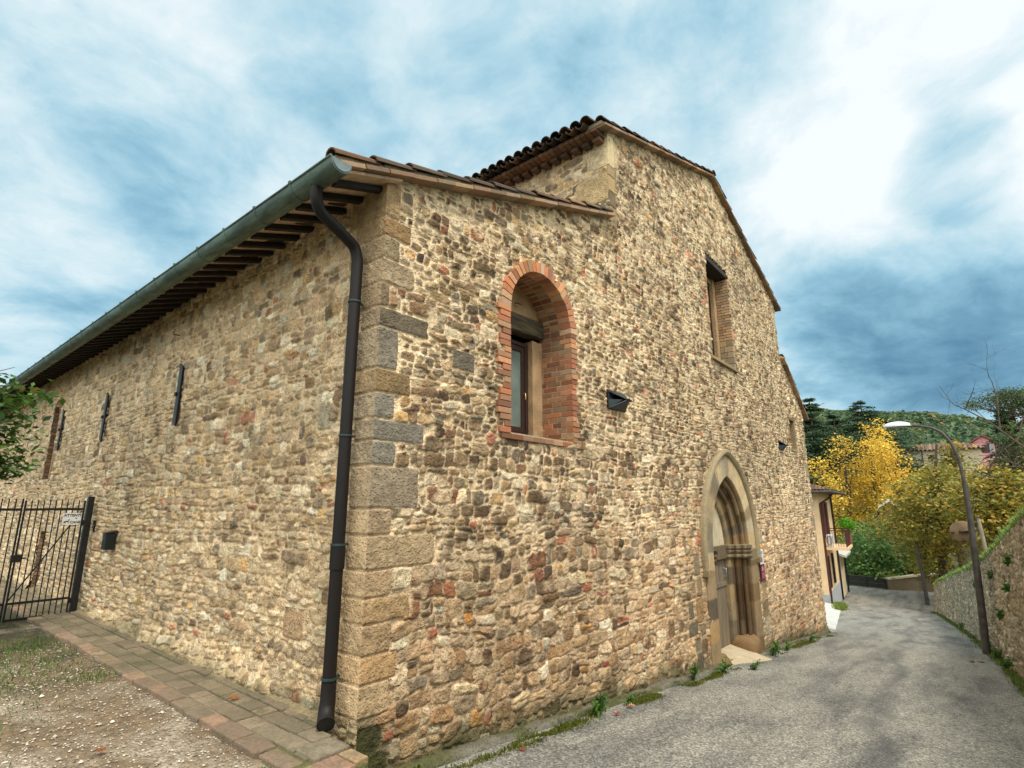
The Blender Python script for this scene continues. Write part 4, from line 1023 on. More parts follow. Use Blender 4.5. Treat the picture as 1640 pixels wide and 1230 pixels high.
# ================================================================== gate, warning sign, letterbox
gy = CY + 7.0; gate = empty('iron_gate', (CX - .05, gy, 0), 'black iron bar gate fixed to the side wall of the church by a square post', 'gate')
m = MB(); m.box(CX - .135, CX - .055, gy - .045, gy + .045, -.05, 1.72); gp = m.build('gate_post', M_iron, gate, 0.004)
for z in (.20, 1.33):
    m = MB(); m.box(CX - .165, CX - .13, gy - .02, gy + .02, z - .02, z + .02); m.tube([(CX - .155, gy, z - .04), (CX - .155, gy, z + .04)], .014, 8); m.build('hinge', M_iron, gp)
m = MB(); m.tube([(CX + .02, gy - .05, 1.30), (CX - .03, gy - .08, 1.27), (CX - .02, gy - .09, 1.22), (CX + .0, gy - .07, 1.19)], .013, 6); m.box(CX - .03, CX + .03, gy - .075, gy - .046, 1.24, 1.36); m.build('latch', M_iron, gp)
m = MB(); xr = CX - .165; xl = CX - .86
for z, th in ((1.53, .018), (.24, .016), (.02, .018)): m.box(xl, xr, gy - .010, gy + .010, z - th, z + th)
for x in (xl, xr): m.box(x - .011, x + .011, gy - .012, gy + .012, 0, 1.66)
gl = m.build('leaf_frame', M_iron, gate, 0.002)
nb = 11
for k in range(1, nb - 1):
    x = xr - (xr - xl)*k/(nb - 1); r = .011 if k in (0, nb - 1) else .0065
    m = MB(); m.box(x - r, x + r, gy - r*.9 - .001, gy + r*.9 + .001, .0, 1.655 if k else 1.66); m.hexa([(x - r, gy - r, 1.655), (x + r, gy - r, 1.655), (x + r, gy + r, 1.655), (x - r, gy + r, 1.655), (x - .001, gy - .001, 1.68), (x + .001, gy - .001, 1.68), (x + .001, gy + .001, 1.68), (x - .001, gy + .001, 1.68)])
    m.build('bar', M_iron, gl)
m = MB(); m.tube([(xl, gy + .016, .26), (xr - .02, gy + .016, 1.50)], .010, 8); m.build('brace', M_iron, gl)
m = MB(); m.box(xl - .05, xl + .06, gy - .04, gy + .04, .80, .90); m.box(xl + .06, xl + .12, gy - .01, gy + .01, .84, .86); m.build('lock', M_iron, gl, 0.004)
# second leaf
m = MB(); x2r = xl - .035; x2l = x2r - 1.5
for z, th in ((1.53, .018), (.24, .016), (.02, .018)): m.box(x2l, x2r, gy - .010, gy + .010, z - th, z + th)
for x in (x2l, x2r): m.box(x - .011, x + .011, gy - .012, gy + .012, 0, 1.68)
g2 = m.build('leaf_frame', M_iron, gate, 0.002)
for k in range(1, 20):
    x = x2r - 1.5*k/20; r = .011 if k in (0, 20) else .0065
    m = MB(); m.box(x - r, x + r, gy - r*.9 - .001, gy + r*.9 + .001, .0, 1.68); m.build('bar', M_iron, g2)
m = MB(); m.box(x2l - .12, x2l - .03, gy - .045, gy + .045, -.05, 1.72); m.build('gate_post', M_iron, gate, 0.004)

def text_obj(txt, size, loc, rot, mat, parent, name='lettering', align='LEFT', extr=0.001, bold=0.0):
    cu = bpy.data.curves.new(name, 'FONT'); cu.body = txt; cu.size = size; cu.extrude = extr; cu.align_x = align; cu.offset = bold
    tmp = bpy.data.objects.new(name, cu); COL.objects.link(tmp)
    bpy.context.view_layer.update()
    me = bpy.data.meshes.new_from_object(tmp.evaluated_get(bpy.context.evaluated_depsgraph_get()))
    me.transform(Matrix.LocRotScale(Vector(loc), Vector(rot), None) if False else (Matrix.Translation(loc) @ bpy_euler(rot)))
    bpy.data.objects.remove(tmp); bpy.data.curves.remove(cu)
    me.materials.clear(); return link(name, me, mat, parent)
def bpy_euler(r):
    from mathutils import Euler
    return Euler(r).to_matrix().to_4x4()
sg = empty('warning_sign', (xr - .125, gy - .02, 1.27), 'white sign with black letters and a dog silhouette wired to the iron gate', 'sign')
sx0, sx1, sz0, sz1 = xr - .245, xr - .02, 1.30, 1.475
m = MB(); m.box(sx0, sx1, gy - .022, gy - .018, sz0, sz1); m.build('board', M_white, sg)
yy = gy - .0235
text_obj('ATTENTI', .052, (sx0 + .012, yy, sz1 - .052), (R(90), 0, 0), M_black, sg, bold=.0012)
text_obj('AL', .026, (sx0 + .150, yy, sz1 - .087), (R(90), 0, 0), M_black, sg, bold=.0006)
text_obj('CANE', .050, (sx0 + .092, yy, sz0 + .022), (R(90), 0, 0), M_black, sg, bold=.0012)
dog = [(0, .30), (.10, .42), (.30, .50), (.62, .52), (.74, .62), (.80, .86), (.86, .92), (.88, .82), (1.0, .76), (.96, .68), (.86, .64), (.82, .48), (.80, .36), (.90, .02), (.82, 0), (.70, .30), (.44, .30), (.34, .18), (.38, 0), (.30, 0), (.22, .20), (.06, .02), (0, .04), (.12, .24), (.16, .34), (.02, .24)]
m = MB(); n = len(dog); dv = [(sx0 + .014 + p[0]*.078, yy, sz0 + .020 + p[1]*.072) for p in dog]
dv2 = [(v[0], yy + .001, v[2]) for v in dv]
m.add(dv + dv2, [tuple(range(n)), tuple(range(2*n - 1, n - 1, -1))] + [(k, k + n, (k + 1) % n + n, (k + 1) % n) for k in range(n)]); m.build('dog_silhouette', M_black, sg)
for (x, z) in ((sx0 + .01, sz1 - .008), (sx1 - .01, sz1 - .008), (sx0 + .01, sz0 + .008), (sx1 - .01, sz0 + .008)):
    m = MB(); m.tube([(x, gy - .026, z), (x, gy + .012, z)], .003, 6); m.build('wire_tie', M_iron, sg)
lb = empty('letterbox', (CX - .03, CY + 5.86, .98), 'small dark green metal box fixed on the side wall beside the gate post', 'letterbox')
ly0, ly1, lz0, lz1 = CY + 5.78, CY + 5.95, .98, 1.23
m = MB(); m.hexa([(CX - .14, ly0, lz0), (CX - .02, ly0, lz0), (CX - .02, ly1, lz0), (CX - .14, ly1, lz0), (CX - .14, ly0, lz1 - .02), (CX - .02, ly0, lz1 - .02), (CX - .02, ly1, lz1 - .02), (CX - .14, ly1, lz1 - .02)])
m.build('box_body', simple('dark green enamel', (.010, .016, .015), .35, .2, var=.1, bstr=0), lb, 0.012)
m = MB(); m.hexa([(CX - .155, ly0 - .008, lz1 - .03), (CX - .015, ly0 - .008, lz1 - .015), (CX - .015, ly1 + .008, lz1 - .015), (CX - .155, ly1 + .008, lz1 - .03), (CX - .155, ly0 - .008, lz1 - .018), (CX - .015, ly0 - .008, lz1 + .012), (CX - .015, ly1 + .008, lz1 + .012), (CX - .155, ly1 + .008, lz1 - .018)]); m.build('lid', MATS['dark green enamel'], lb, 0.003)
m = MB(); m.tube([(CX - .145, (ly0 + ly1)/2, lz1 - .09), (CX - .138, (ly0 + ly1)/2, lz1 - .09)], .010, 10); m.build('keyhole', simple('worn brass', (.25, .12, .05), .5, .6, bstr=0), lb)

# ================================================================== notice by the portal
ns = empty('notice_board', (CX + 10.08, CY - .03, 0), 'notice with white upper half and maroon lower half on the wall right of the portal', 'sign')
nx0, nx1 = CX + 9.98, CX + 10.24
m = MB(); m.box(nx0, nx1, CY - .060, CY - .045, .36, .66); m.build('upper_panel', M_white, ns)
m = MB(); m.box(nx0, nx1, CY - .058, CY - .043, .02, .355); m.build('lower_panel', M_red, ns)
m = MB()
for k, (a, b, h) in enumerate(((.03, .20, .03), (.03, .22, .018), (.05, .17, .014), (.03, .14, .014), (.03, .21, .010), (.03, .18, .010))):
    z = .62 - k*.042; m.box(nx0 + a, nx0 + b, CY - .0625, CY - .0605, z - h, z)
m.build('printed_lines', M_blueink, ns)
m = MB(); m.box(nx0 + .07, nx0 + .19, CY - .0605, CY - .0585, .22, .31)
for k in range(4): m.box(nx0 + .04, nx0 + .22, CY - .0605, CY - .0585, .17 - k*.03, .182 - k*.03)
m.build('printed_emblem', M_pinkink, ns)

# ================================================================== pavement strip beside the side wall
m = MB(); rp = np.random.default_rng(17)
def pave_c(kind, x, y):
    if kind == 'kerb': b = [(158, 126, 102), (144, 120, 98), (166, 140, 116), (134, 118, 98)][rp.integers(4)]
    else: b = [(138, 122, 98), (124, 112, 90), (142, 128, 104), (116, 106, 84), (130, 116, 94)][rp.integers(5)]
    c = np.array(b)*rp.uniform(.85, 1.08)
    g_ = max(0, float(fbm(np.array([x*1.6]), np.array([y*1.6]), 3, 3)[0]))*.9 if kind != 'kerb' else 0
    c = c*(1 - g_) + np.array((100, 98, 60))*g_
    return lin(*np.clip(c, 8, 240))
y = 3.42
while y < 17:
    l = rp.uniform(.24, .36); z = .030 + rp.uniform(-.006, .006)
    m.box(2.00 + rp.uniform(-.022, .012), 2.13 + rp.uniform(-.008, .006), y, y + l - .014, -.06, z + rp.uniform(-.006, .006), pave_c('kerb', 2, y)); y += l
x_ = 2.142
cols = [(2.142, .155), (2.302, .15), (2.457, .15)]
for (xa, wd) in cols:
    y = 3.35 + rp.uniform(0, .1)
    if xa > 2.4: y = 3.86
    while y < 17:
        l = rp.choice([.15, .22, .30]) ; z = .034 + rp.uniform(-.007, .007) + (xa - 2.1)*.03
        m.box(xa, xa + wd - .007, y, y + l - .007, -.08, z, pave_c('in', xa, y)); y += l
# the larger slabs turning the corner
for (a, b, c, d, cc, z) in ((2.02, 2.30, 3.10, 3.33, (158, 120, 98), .03), (2.16, 2.42, 3.36, 3.60, (140, 128, 106), .032), (2.31, 2.42, 3.14, 3.34, (180, 146, 104), .028)):
    m.box(a, b - .01, c, d - .01, -.05, z + .012, lin(*cc))
def _pave(t, b):
    co = t.node('ShaderNodeTexCoord').outputs['Object']; a = t.node('ShaderNodeAttribute', attribute_name='Col').outputs['Color']
    n1 = t.noise(co, 2.2, 7, 0.7, 0.4); n2 = t.noise(co, 40, 5, 0.65); n3 = t.noise(co, 9, 6, 0.7)
    c = t.mix(t.math('MULTIPLY', t.math('SUBTRACT', n3, 0.38, clamp=True), 3.2, clamp=True), a, lin(116, 104, 84))
    c = t.mix(t.math('MULTIPLY', t.math('SUBTRACT', n1, 0.49, clamp=True), 5.0, clamp=True), c, lin(86, 84, 56))
    f = t.math('ADD', t.math('MULTIPLY', n2, 1.1), 0.45); c = t.mix(1.0, c, t.node('ShaderNodeCombineXYZ', {0: f, 1: f, 2: f}).outputs[0], 'MULTIPLY')
    setin(t, b, 'Base Color', c); setin(t, b, 'Roughness', 0.9); bump(t, b, t.math('ADD', n3, n2), 0.9, 0.015)
pv = m.build('pavement', material('worn brick paving', _pave), None, 0.010); tag(pv, kind='structure')
m = MB(); m.box(2.01, 2.66, 3.84, 17, -.32, .022, lin(140, 124, 96)); m.hexa([(2.02, 3.10, -.34), (2.42, 3.10, -.34), (2.50, 3.838, -.34), (2.02, 3.838, -.34), (2.04, 3.13, .018), (2.40, 3.13, .014), (2.46, 3.838, .018), (2.04, 3.838, .018)], lin(104, 104, 62)); m.hexa([(2.45, 3.9, .02), (2.66, 3.9, .02), (2.66, 17, .02), (2.45, 17, .02), (2.53, 3.9, .050), (2.66, 3.9, .085), (2.66, 17, .085), (2.53, 17, .05)], lin(142, 128, 98))
pb = m.build('pavement_bed', M_stone, None, .01); tag(pb, kind='structure')

# ---- low kerb and mossy gutter at the foot of the front wall
kx = np.arange(2.75, 18.7, .035); kt = np.linspace(0, 1, 16); KX, KT = np.meshgrid(kx, kt)
wdt = .135 + .05*fbm(KX*.9, KT*0, 301, 2); KY = CY + .03 - KT*(wdt + .03)
bulge = (1 - KT**3)*(.045 + .030*fbm(KX*1.3, KT*.6, 302, 3)) + .014*fbm(KX*9, KT*3, 303, 3)*(KT < .98) - .016*sstep(.85, .93, KT) - .22*sstep(.93, 1, KT)
gp = sstep(PORT_C + CX - 1.15, PORT_C + CX - 1.0, KX)*(1 - sstep(PORT_C + CX + .8, PORT_C + CX + .95, KX))
KZ = road_z(KX) + bulge - .2*gp
kc = np.array(lin(108, 100, 80))*(1 - KT[..., None]) + np.array(lin(120, 116, 102))*KT[..., None]; mo = sstep(-.15, .35, fbm(KX*1.6, KT*1.1, 304, 3))[..., None]*.8
kc = (kc*(1 - mo) + np.array(lin(82, 84, 40))*mo)*(1 + .25*fbm(KX*8, KT*4, 305, 2))[..., None]
ni, nj = KX.shape; i_ = np.arange(ni*nj).reshape(ni, nj); kF = np.stack([i_[:-1, 1:], i_[:-1, :-1], i_[1:, :-1], i_[1:, 1:]], -1).reshape(-1, 4)
kb = link('kerb', np_mesh('kerb', np.stack([KX.ravel(), KY.ravel(), KZ.ravel()], 1), kF, kc.reshape(-1, 3)), M_stone, None, True); tag(kb, kind='structure')

# ================================================================== leaves, weeds, grass
def leaf_fan(P, N_, T_, size, cols, wid=0.55, fold=0.25):
    """(n,3) base points, normals, tangents -> folded leaf quads (two triangles sharing the midrib drawn as 2 quads)"""
    n = len(P); B = np.cross(N_, T_); s = size[:, None]
    v0 = P; v1 = P + T_*s*.45 + B*s*wid*.5 + N_*s*fold*.3; v2 = P + T_*s; v3 = P + T_*s*.45 - B*s*wid*.5 + N_*s*fold*.3; 
    V = np.stack([v0, v1, v2, v3], 1).reshape(-1, 3); i = np.arange(n)*4
    F = np.concatenate([np.stack([i, i + 1, i + 2], 1), np.stack([i, i + 2, i + 3], 1)])
    return V, F, np.repeat(cols, 4, 0)
def rand_unit(n, r): v = r.normal(size=(n, 3)); return v/np.linalg.norm(v, axis=1, keepdims=True)
def leaves_at(P, r, size, cols, droop=0.3, wid=.55, upb=0.6):
    n = len(P); N_ = rand_unit(n, r); N_[:, 2] = np.abs(N_[:, 2]) + upb; N_ /= np.linalg.norm(N_, axis=1, keepdims=True)
    T_ = rand_unit(n, r); T_[:, 2] -= droop; T_ -= N_*np.sum(T_*N_, 1, keepdims=True); T_ /= np.linalg.norm(T_, axis=1, keepdims=True)
    return leaf_fan(P, N_, T_, size*r.uniform(.6, 1.25, n), cols, wid)
def pal_cols(n, r, pal, wts, var=.22):
    pal = np.array([lin(*p) for p in pal]); k = r.choice(len(pal), n, p=np.array(wts)/sum(wts)); return pal[k]*r.uniform(1 - var, 1 + var, (n, 1))
def crown(name, parent, blobs, n_clump, per, leaf, r, pal, wts, clump_r=.5, shell=.75, topgrad=None, wid=.7, droop=.3, squash=1.0):
    P = []; C = []; wv = np.array([b[3]*b[4]*b[5] for b in blobs])**(2/3.); wv = wv/wv.sum()
    for k in range(n_clump):
        b = blobs[r.choice(len(blobs), p=wv)]
        d = rand_unit(1, r)[0]; rad = r.uniform(shell**3, 1)**(1/3.) if r.random() < .8 else r.uniform(.2, 1)
        c = np.array(b[:3]) + d*np.array(b[3:6])*rad
        q = r.normal(0, clump_r*.5, (per, 3)); q[:, 2] *= .6*squash
        P.append(c + q)
        wt = np.array(wts, float)
        if topgrad is not None: wt = topgrad(c, wt)
        base = pal_cols(1, r, pal, wt, .12)[0]; oth = pal_cols(per, r, pal, wt, .2)
        C.append(oth*.35 + base*.65*r.uniform(.75, 1.2))
    P = np.concatenate(P); C = np.concatenate(C)
    V, F, CC_ = leaves_at(P, r, leaf, C, droop, wid)
    return link(name, np_mesh(name, V, F, CC_), M_leaf, parent)
def trunk(name, parent, base, top, r0, blobs, r, nl=9, mat=None, bend=.06):
    m = MB(); b = np.array(base, float); t = np.array(top, float); H_ = np.linalg.norm(t - b); pts = [b + (t - b)*k/6 + np.append(r.normal(0, bend*H_*.15, 2), 0)*(k > 0) for k in range(7)]
    m.tube(pts, [r0*(1 - .8*k/6) for k in range(7)], 10)
    for k in range(nl):
        bl = blobs[r.integers(len(blobs))]; f = r.uniform(.3, .9); s = b + (t - b)*f; e = np.array(bl[:3]) + rand_unit(1, r)[0]*np.array(bl[3:6])*.75
        md = (s + e)/2 + np.array([0, 0, .08*H_]); q = [s, s*.5 + md*.5, md, md*.5 + e*.5, e]; rr = r0*(1 - .75*f)*.6
        m.tube(q, [rr, rr*.8, rr*.55, rr*.35, rr*.15], 6)
        for j in range(4):
            a = q[2 + j % 3]; e2 = np.array(a) + rand_unit(1, r)[0]*np.array(bl[3:6])*.35; m.tube([a, (np.array(a) + e2)/2, e2], [rr*.3, rr*.2, rr*.08], 5)
    return m.build(name, mat or M_bark, parent)

# weeds at the foot of the wall
def weed(x, y, z, n, size, h, label, pal=((70, 110, 40), (96, 140, 52), (52, 88, 34)), spread=.12, seed=0, group='weeds growing at the foot of the church front', name='weed'):
    r = np.random.default_rng(seed + int(x*100))
    t = empty(name, (x, y, z), label, 'plant', group)
    P = []; m = MB()
    for k in range(max(3, n//8)):
        a = r.uniform(0, 2*math.pi); s = r.uniform(.2, 1)*spread; tip = np.array([x + math.cos(a)*s, y - abs(math.sin(a))*s*.8 + .0, z + h*r.uniform(.45, 1)])
        b = np.array([x + math.cos(a)*s*.2, y, z - .02]); md = (b + tip)/2 + np.array([0, 0, h*.1]); m.tube([b, md, tip], [.004, .003, .0015], 5, lin(90, 110, 50))
        for j in range(8): f = r.uniform(.25, 1); P.append(b*(1 - f)**2 + 2*f*(1 - f)*md + tip*f*f + r.normal(0, .012, 3))
    P = np.array(P); V, F, C_ = leaves_at(P, r, size, pal_cols(len(P), r, pal, [1]*len(pal)), .1, .5, .3)
    link('leaves', np_mesh('leaves', V, F, C_), M_leaf, t); m.build('stems', M_leaf, t)
rz = lambda x: float(road_z(x))
weed(5.55, CY - .20, rz(5.55), 90, .065, .26, 'tallest leafy weed at the kerb left of the portal, beside red fallen leaves', seed=1, spread=.15)
weed(6.25, CY - .19, rz(6.25), 60, .05, .12, 'low bright weed just right of the tallest weed on the kerb', seed=2)
weed(8.35, CY - .14, rz(8.35), 90, .055, .24, 'weed against the wall left of the portal, farthest of the left-hand weeds', seed=3, spread=.16)
weed(9.35, CY - .20, rz(9.35), 110, .055, .20, 'wide weed clump at the left foot of the portal', seed=4, spread=.22)
weed(10.1, CY - .45, rz(10.1), 90, .05, .14, 'flat weed clump in front of the portal threshold', seed=5, spread=.22)
weed(12.2, CY - .22, rz(12.2), 140, .07, .26, 'broad weed clump at the right foot of the portal', seed=6, spread=.34)
weed(13.3, CY - .20, rz(13.3), 90, .06, .18, 'weed on the kerb under the maroon notice', seed=7, spread=.24)
weed(15.6, CY - .20, rz(15.6), 80, .06, .20, 'weed tuft near the far right corner of the church front', seed=8, spread=.25)
weed(2.36, 3.22, -.05, 60, .035, .06, 'small moss plant beside the paving at the church corner', seed=9, spread=.12, group='small plants on the forecourt')
# fallen leaves
def dead_leaf(x, y, z, size, rgb, label, a):
    r = np.random.default_rng(int(abs(x)*977 + y*31)); n = 9
    vs = [(x, y, z + .012)]; 
    for k in range(n*2):
        an = a + math.pi*k/n; rr = size*(1.0 if k % 2 == 0 else .55)*r.uniform(.8, 1.1); vs.append((x + rr*math.cos(an)*1.0, y + rr*math.sin(an)*.8, z + .006 + r.uniform(0, .02)))
    m = MB(); m.add(vs, [(0, k + 1, (k + 1) % (2*n) + 1) for k in range(2*n)], lin(*rgb))
    o = m.build('fallen_leaf', M_leaf, None); tag(o, label, 'leaf', 'fallen autumn leaves')
dead_leaf(5.72, CY - .33, rz(5.72), .05, (176, 60, 56), 'red fallen leaf on the kerb beside the tallest weed', .3)
dead_leaf(6.10, CY - .30, rz(6.10) + .02, .06, (206, 150, 110), 'pale orange fallen leaf between the two near weeds', 1.1)
dead_leaf(4.05, CY - .34, rz(4.05), .05, (150, 86, 60), 'brown fallen leaf on the moss near the church corner', 2)
dead_leaf(1.37, 4.62, .01, .055, (150, 90, 50), 'brown fallen leaf on the gravel', .5)
dead_leaf(2.32, 4.82, .05, .055, (170, 110, 60), 'yellow brown fallen leaf on the paving strip', .9)
dead_leaf(15.9, .30, rz(15.9), .10, (130, 72, 40), 'left one of two brown leaves on the road before the lamp post', .9)
dead_leaf(16.1, .14, rz(16.1), .10, (120, 66, 40), 'right one of two brown leaves on the road before the lamp post', 1.9)

# grass patches on the forecourt, moss along the kerb: uncountable
r = np.random.default_rng(44)
def blades(P, h, r, pal, wid=.12):
    n = len(P); a = r.uniform(0, 2*math.pi, n); T_ = np.stack([np.cos(a)*.5, np.sin(a)*.5, np.ones(n)], 1) + r.normal(0, .25, (n, 3)); T_ /= np.linalg.norm(T_, axis=1, keepdims=True)
    B = np.stack([-np.sin(a), np.cos(a), np.zeros(n)], 1); N_ = np.cross(T_, B)
    return leaf_fan(P, N_, T_, h*r.uniform(.5, 1.3, n), pal_cols(n, r, pal, [1]*len(pal)), wid, .1)
P = []
for (x, y, s, n) in ((.9, 7.2, .55, 2600), (1.65, 8.6, .35, 1200), (1.35, 7.9, .5, 1500), (.3, 5.4, .22, 700), (.1, 4.6, .3, 900), (1.55, 3.3, .10, 380), (1.92, 3.45, .07, 300), (.55, 3.9, .14, 220), (-.4, 6.2, .6, 1500), (1.86, 6.6, .12, 300), (1.2, 10.5, .8, 1500), (.9, 6.0, .3, 350)):
    q = r.normal(0, s, (n, 2)); P.append(np.stack([x + q[:, 0], y + q[:, 1], np.full(n, 0.0)], 1))
P = np.concatenate(P); P = P[P[:, 0] < 1.98]; P[:, 2] = ground_z(P[:, 0], P[:, 1]) - .005 + 0.018*fbm(P[:, 0]*1.2, P[:, 1]*1.2, 3, 4)
V, F, C_ = blades(P, .035, r, ((86, 120, 44), (110, 140, 60), (70, 92, 36)), .22)
o = link('grass', np_mesh('grass', V, F, C_), M_leaf); tag(o, 'short grass tufts on the gravel beside the paving', 'grass', kind='stuff')
# moss mats by the kerb of the road
P = []
for k in range(95):
    x = 3.0 + 15.4*r.random()**1.6; n = 420; q = r.normal(0, 1, (n, 2)); P.append(np.stack([x + q[:, 0]*.20, CY - .17 + q[:, 1]*.045 - .10*r.random(), np.zeros(n)], 1))
P = np.concatenate(P); P = P[fbm(P[:, 0]*1.5, P[:, 1]*5, 306, 3) + .10*r.normal(size=len(P)) > .02]; P[:, 2] = road_z(P[:, 0]) - .008 + .03*(P[:, 1] > CY - .13)
P = P[~((P[:, 0] > CX + PORT_C - .95) & (P[:, 0] < CX + PORT_C + .8) & (P[:, 1] > CY - .42))]
V, F, C_ = blades(P, .026, r, ((96, 104, 30), (80, 92, 28), (112, 116, 40)), .5)
o = link('moss', np_mesh('moss', V, F, C_), M_leaf); tag(o, 'yellow green moss along the kerb of the church front', 'moss', kind='stuff')
# pebbles
n = 14000; x = r.uniform(-1.2, 2.0, n); y = 2.4 + 6.2*r.random(n)**1.3; s = r.uniform(.003, .011, n)*(1 + (r.random(n) > .97)*1.0)
oc = np.array([(1, 0, 0), (0, 1, 0), (-1, 0, 0), (0, -1, 0), (0, 0, .7), (0, 0, -.7)]); of = np.array([(0, 1, 4), (1, 2, 4), (2, 3, 4), (3, 0, 4)])
V = (oc[None]*s[:, None, None]*r.uniform(.7, 1.3, (n, 6, 1)) + np.stack([x, y, ground_z(x, y) - .008 + 0.018*fbm(x*1.2, y*1.2, 3, 4) + s*.3], 1)[:, None]).reshape(-1, 3)
F = (of[None] + (np.arange(n)*6)[:, None, None]).reshape(-1, 3); C_ = np.repeat(pal_cols(n, r, ((190, 180, 160), (160, 148, 128), (214, 206, 190), (132, 122, 106), (176, 150, 120)), [3, 3, 2, 2, 1]), 6, 0)
o = link('pebbles', np_mesh('pebbles', V, F, C_), M_stone, None, True); tag(o, 'loose pale pebbles on the forecourt', 'pebbles', kind='stuff')

# ================================================================== retaining wall
rw = empty('retaining_wall', (14, float(wall_y(14)), rz(14)), 'long rubble stone retaining wall on the right side of the road with grass on top', 'stone wall')
xs = [4.0]
while xs[-1] < 40.5: xs.append(xs[-1] + (0.05 if xs[-1] < 10 else 0.03 if xs[-1] < 20 else 0.06))
xs = np.array(xs); hs_ = np.linspace(-.15, 3.2, 150)
rng = np.random.default_rng(41)
seeds = gen_seeds(3.8, 40.8, -.2, 3.3, rng, lambda s, z, r_: float(np.clip(r_.lognormal(math.log(.14), .36), .06, .4)), lambda z, r_: r_.uniform(.07, .14), lambda s, z, r_: 'garden')
H, Cc, SS, ZZ = masonry(xs, hs_, seeds, [], lambda S, Z: np.broadcast_to(np.array(lin(166, 150, 120)), S.shape + (3,)), 12, bevel=.025, gap=.008, chips=10)
g_ = (sstep(.25, .55, fbm(SS*1.5, ZZ*1.2, 70, 3))*.35)[..., None]; Cc = Cc*(1 - g_) + np.array(lin(96, 98, 62))*g_
XX = SS; base_y = wall_y(XX); Zw = road_z(XX) + ZZ
Pw = np.stack([XX, base_y - .12*ZZ + H*1.3 + .04*fbm(XX*.5, ZZ, 9, 2), Zw], -1)
topn = wall_h(xs)[None] + .05*fbm(SS*1.7, ZZ*0, 5, 2)
Zc = (ZZ[:-1, :-1] + ZZ[1:, 1:])/2
sheet('wall_face', Pw[:, ::-1], Cc[:, ::-1], (Zc < topn[:-1, :-1])[:, ::-1], M_stone, rw)
m = MB(); x = 4.0
while x < 40.4:
    l = .6; h = float(wall_h(x)) - .06; z = rz(x); y = float(wall_y(x)) - .12*h; y2 = float(wall_y(x + l)) - .12*h; z2 = rz(x + l)
    m.hexa([(x, y - .30, z - .2), (x + l, y2 - .30, z2 - .2), (x + l, y2 - .02, z2 - .2), (x, y - .02, z - .2), (x, y - .30, z + h), (x + l, y2 - .30, z2 + h), (x + l, y2 - .02, z2 + h), (x, y - .02, z + h)], lin(130, 120, 96)); x += l
x = 40.5; h = 1.4
m.hexa([(x - .02, float(wall_y(x)) - 3.5, rz(x) - .2), (x + .02, float(wall_y(x)) - 3.5, rz(x) - .2), (x + .02, float(wall_y(x)) + .02, rz(x) - .2), (x - .02, float(wall_y(x)) + .02, rz(x) - .2), (x - .02, float(wall_y(x)) - 3.5, rz(x) + h), (x + .02, float(wall_y(x)) - 3.5, rz(x) + h), (x + .02, float(wall_y(x)) - .15, rz(x) + h), (x - .02, float(wall_y(x)) - .15, rz(x) + h)], lin(130, 120, 96))
m.build('wall_core', M_stone, rw)
# grass on top of the wall and along its foot
r = np.random.default_rng(61); n = 60000
x = 8 + 33*r.random(n)**1.25; d = np.abs(r.normal(0, .7, n)) ; h = wall_h(x); y = wall_y(x) - .12*h + .03 - d
z = np.maximum(road_z(x) + h - .03, 0*x - 99) + .14*np.clip(d - .1, 0, 9)
P = np.stack([x, y, z], 1); tuft = sstep(-.2, .5, fbm(x*1.4, y*2, 15, 2))
V, F, C_ = blades(P, .16, r, ((104, 140, 62), (128, 166, 76), (92, 116, 52), (150, 160, 96)), .16)
o = link('bank_grass', np_mesh('bank_grass', V, F, C_), M_leaf); tag(o, 'bright green grass overhanging the top of the retaining wall', 'grass', kind='stuff')
n = 9000; x = 12 + 28*r.random(n)**1.2; y = wall_y(x) + .03 + np.abs(r.normal(0, .07, n)); keepm = fbm(x*1.1, y*0, 3, 3) > -.15; x, y = x[keepm], y[keepm]
P = np.stack([x, y, road_z(x)], 1); V, F, C_ = blades(P, .09, r, ((100, 120, 56), (120, 130, 60), (84, 104, 46)), .2)
o = link('verge_grass', np_mesh('verge_grass', V, F, C_), M_leaf); tag(o, 'thin grass along the foot of the retaining wall', 'grass', kind='stuff')
k = 0
for (x, h, s, lb_) in ((16.2, .9, .22, 'weed on the retaining wall low to the right of the near lamp post'), (15.0, 1.5, .24, 'weed high on the retaining wall right of the near lamp post'), (14.6, 2.0, .18, 'uppermost weed on the retaining wall at the right edge of the view'),
                       (19.6, .45, .24, 'weed low on the retaining wall just left of the near lamp post'), (18.0, 1.75, .22, 'weed on the retaining wall behind the near lamp post'), (21.5, 1.5, .18, 'small weed midway up the retaining wall left of the near lamp post')):
    y = float(wall_y(x)) - .12*h + .05; weed(x, y + .05, rz(x) + h, 90, .07, .22, lb_, seed=20 + k, spread=s*.7, group='weeds rooted in the retaining wall'); k += 1
for (x, s, lb_) in ((16.9, .22, 'leafy weed on the ground right of the near lamp post foot'), (18.9, .3, 'leafy weed on the ground left of the near lamp post foot'), (15.2, .2, 'weed at the wall foot at the right edge of the view'), (26.0, .35, 'weed clump halfway along the foot of the retaining wall')):
    weed(x, float(wall_y(x)) + .12, rz(x), 150, .07, .28, lb_, seed=40 + k, spread=s, group='weeds at the foot of the retaining wall'); k += 1

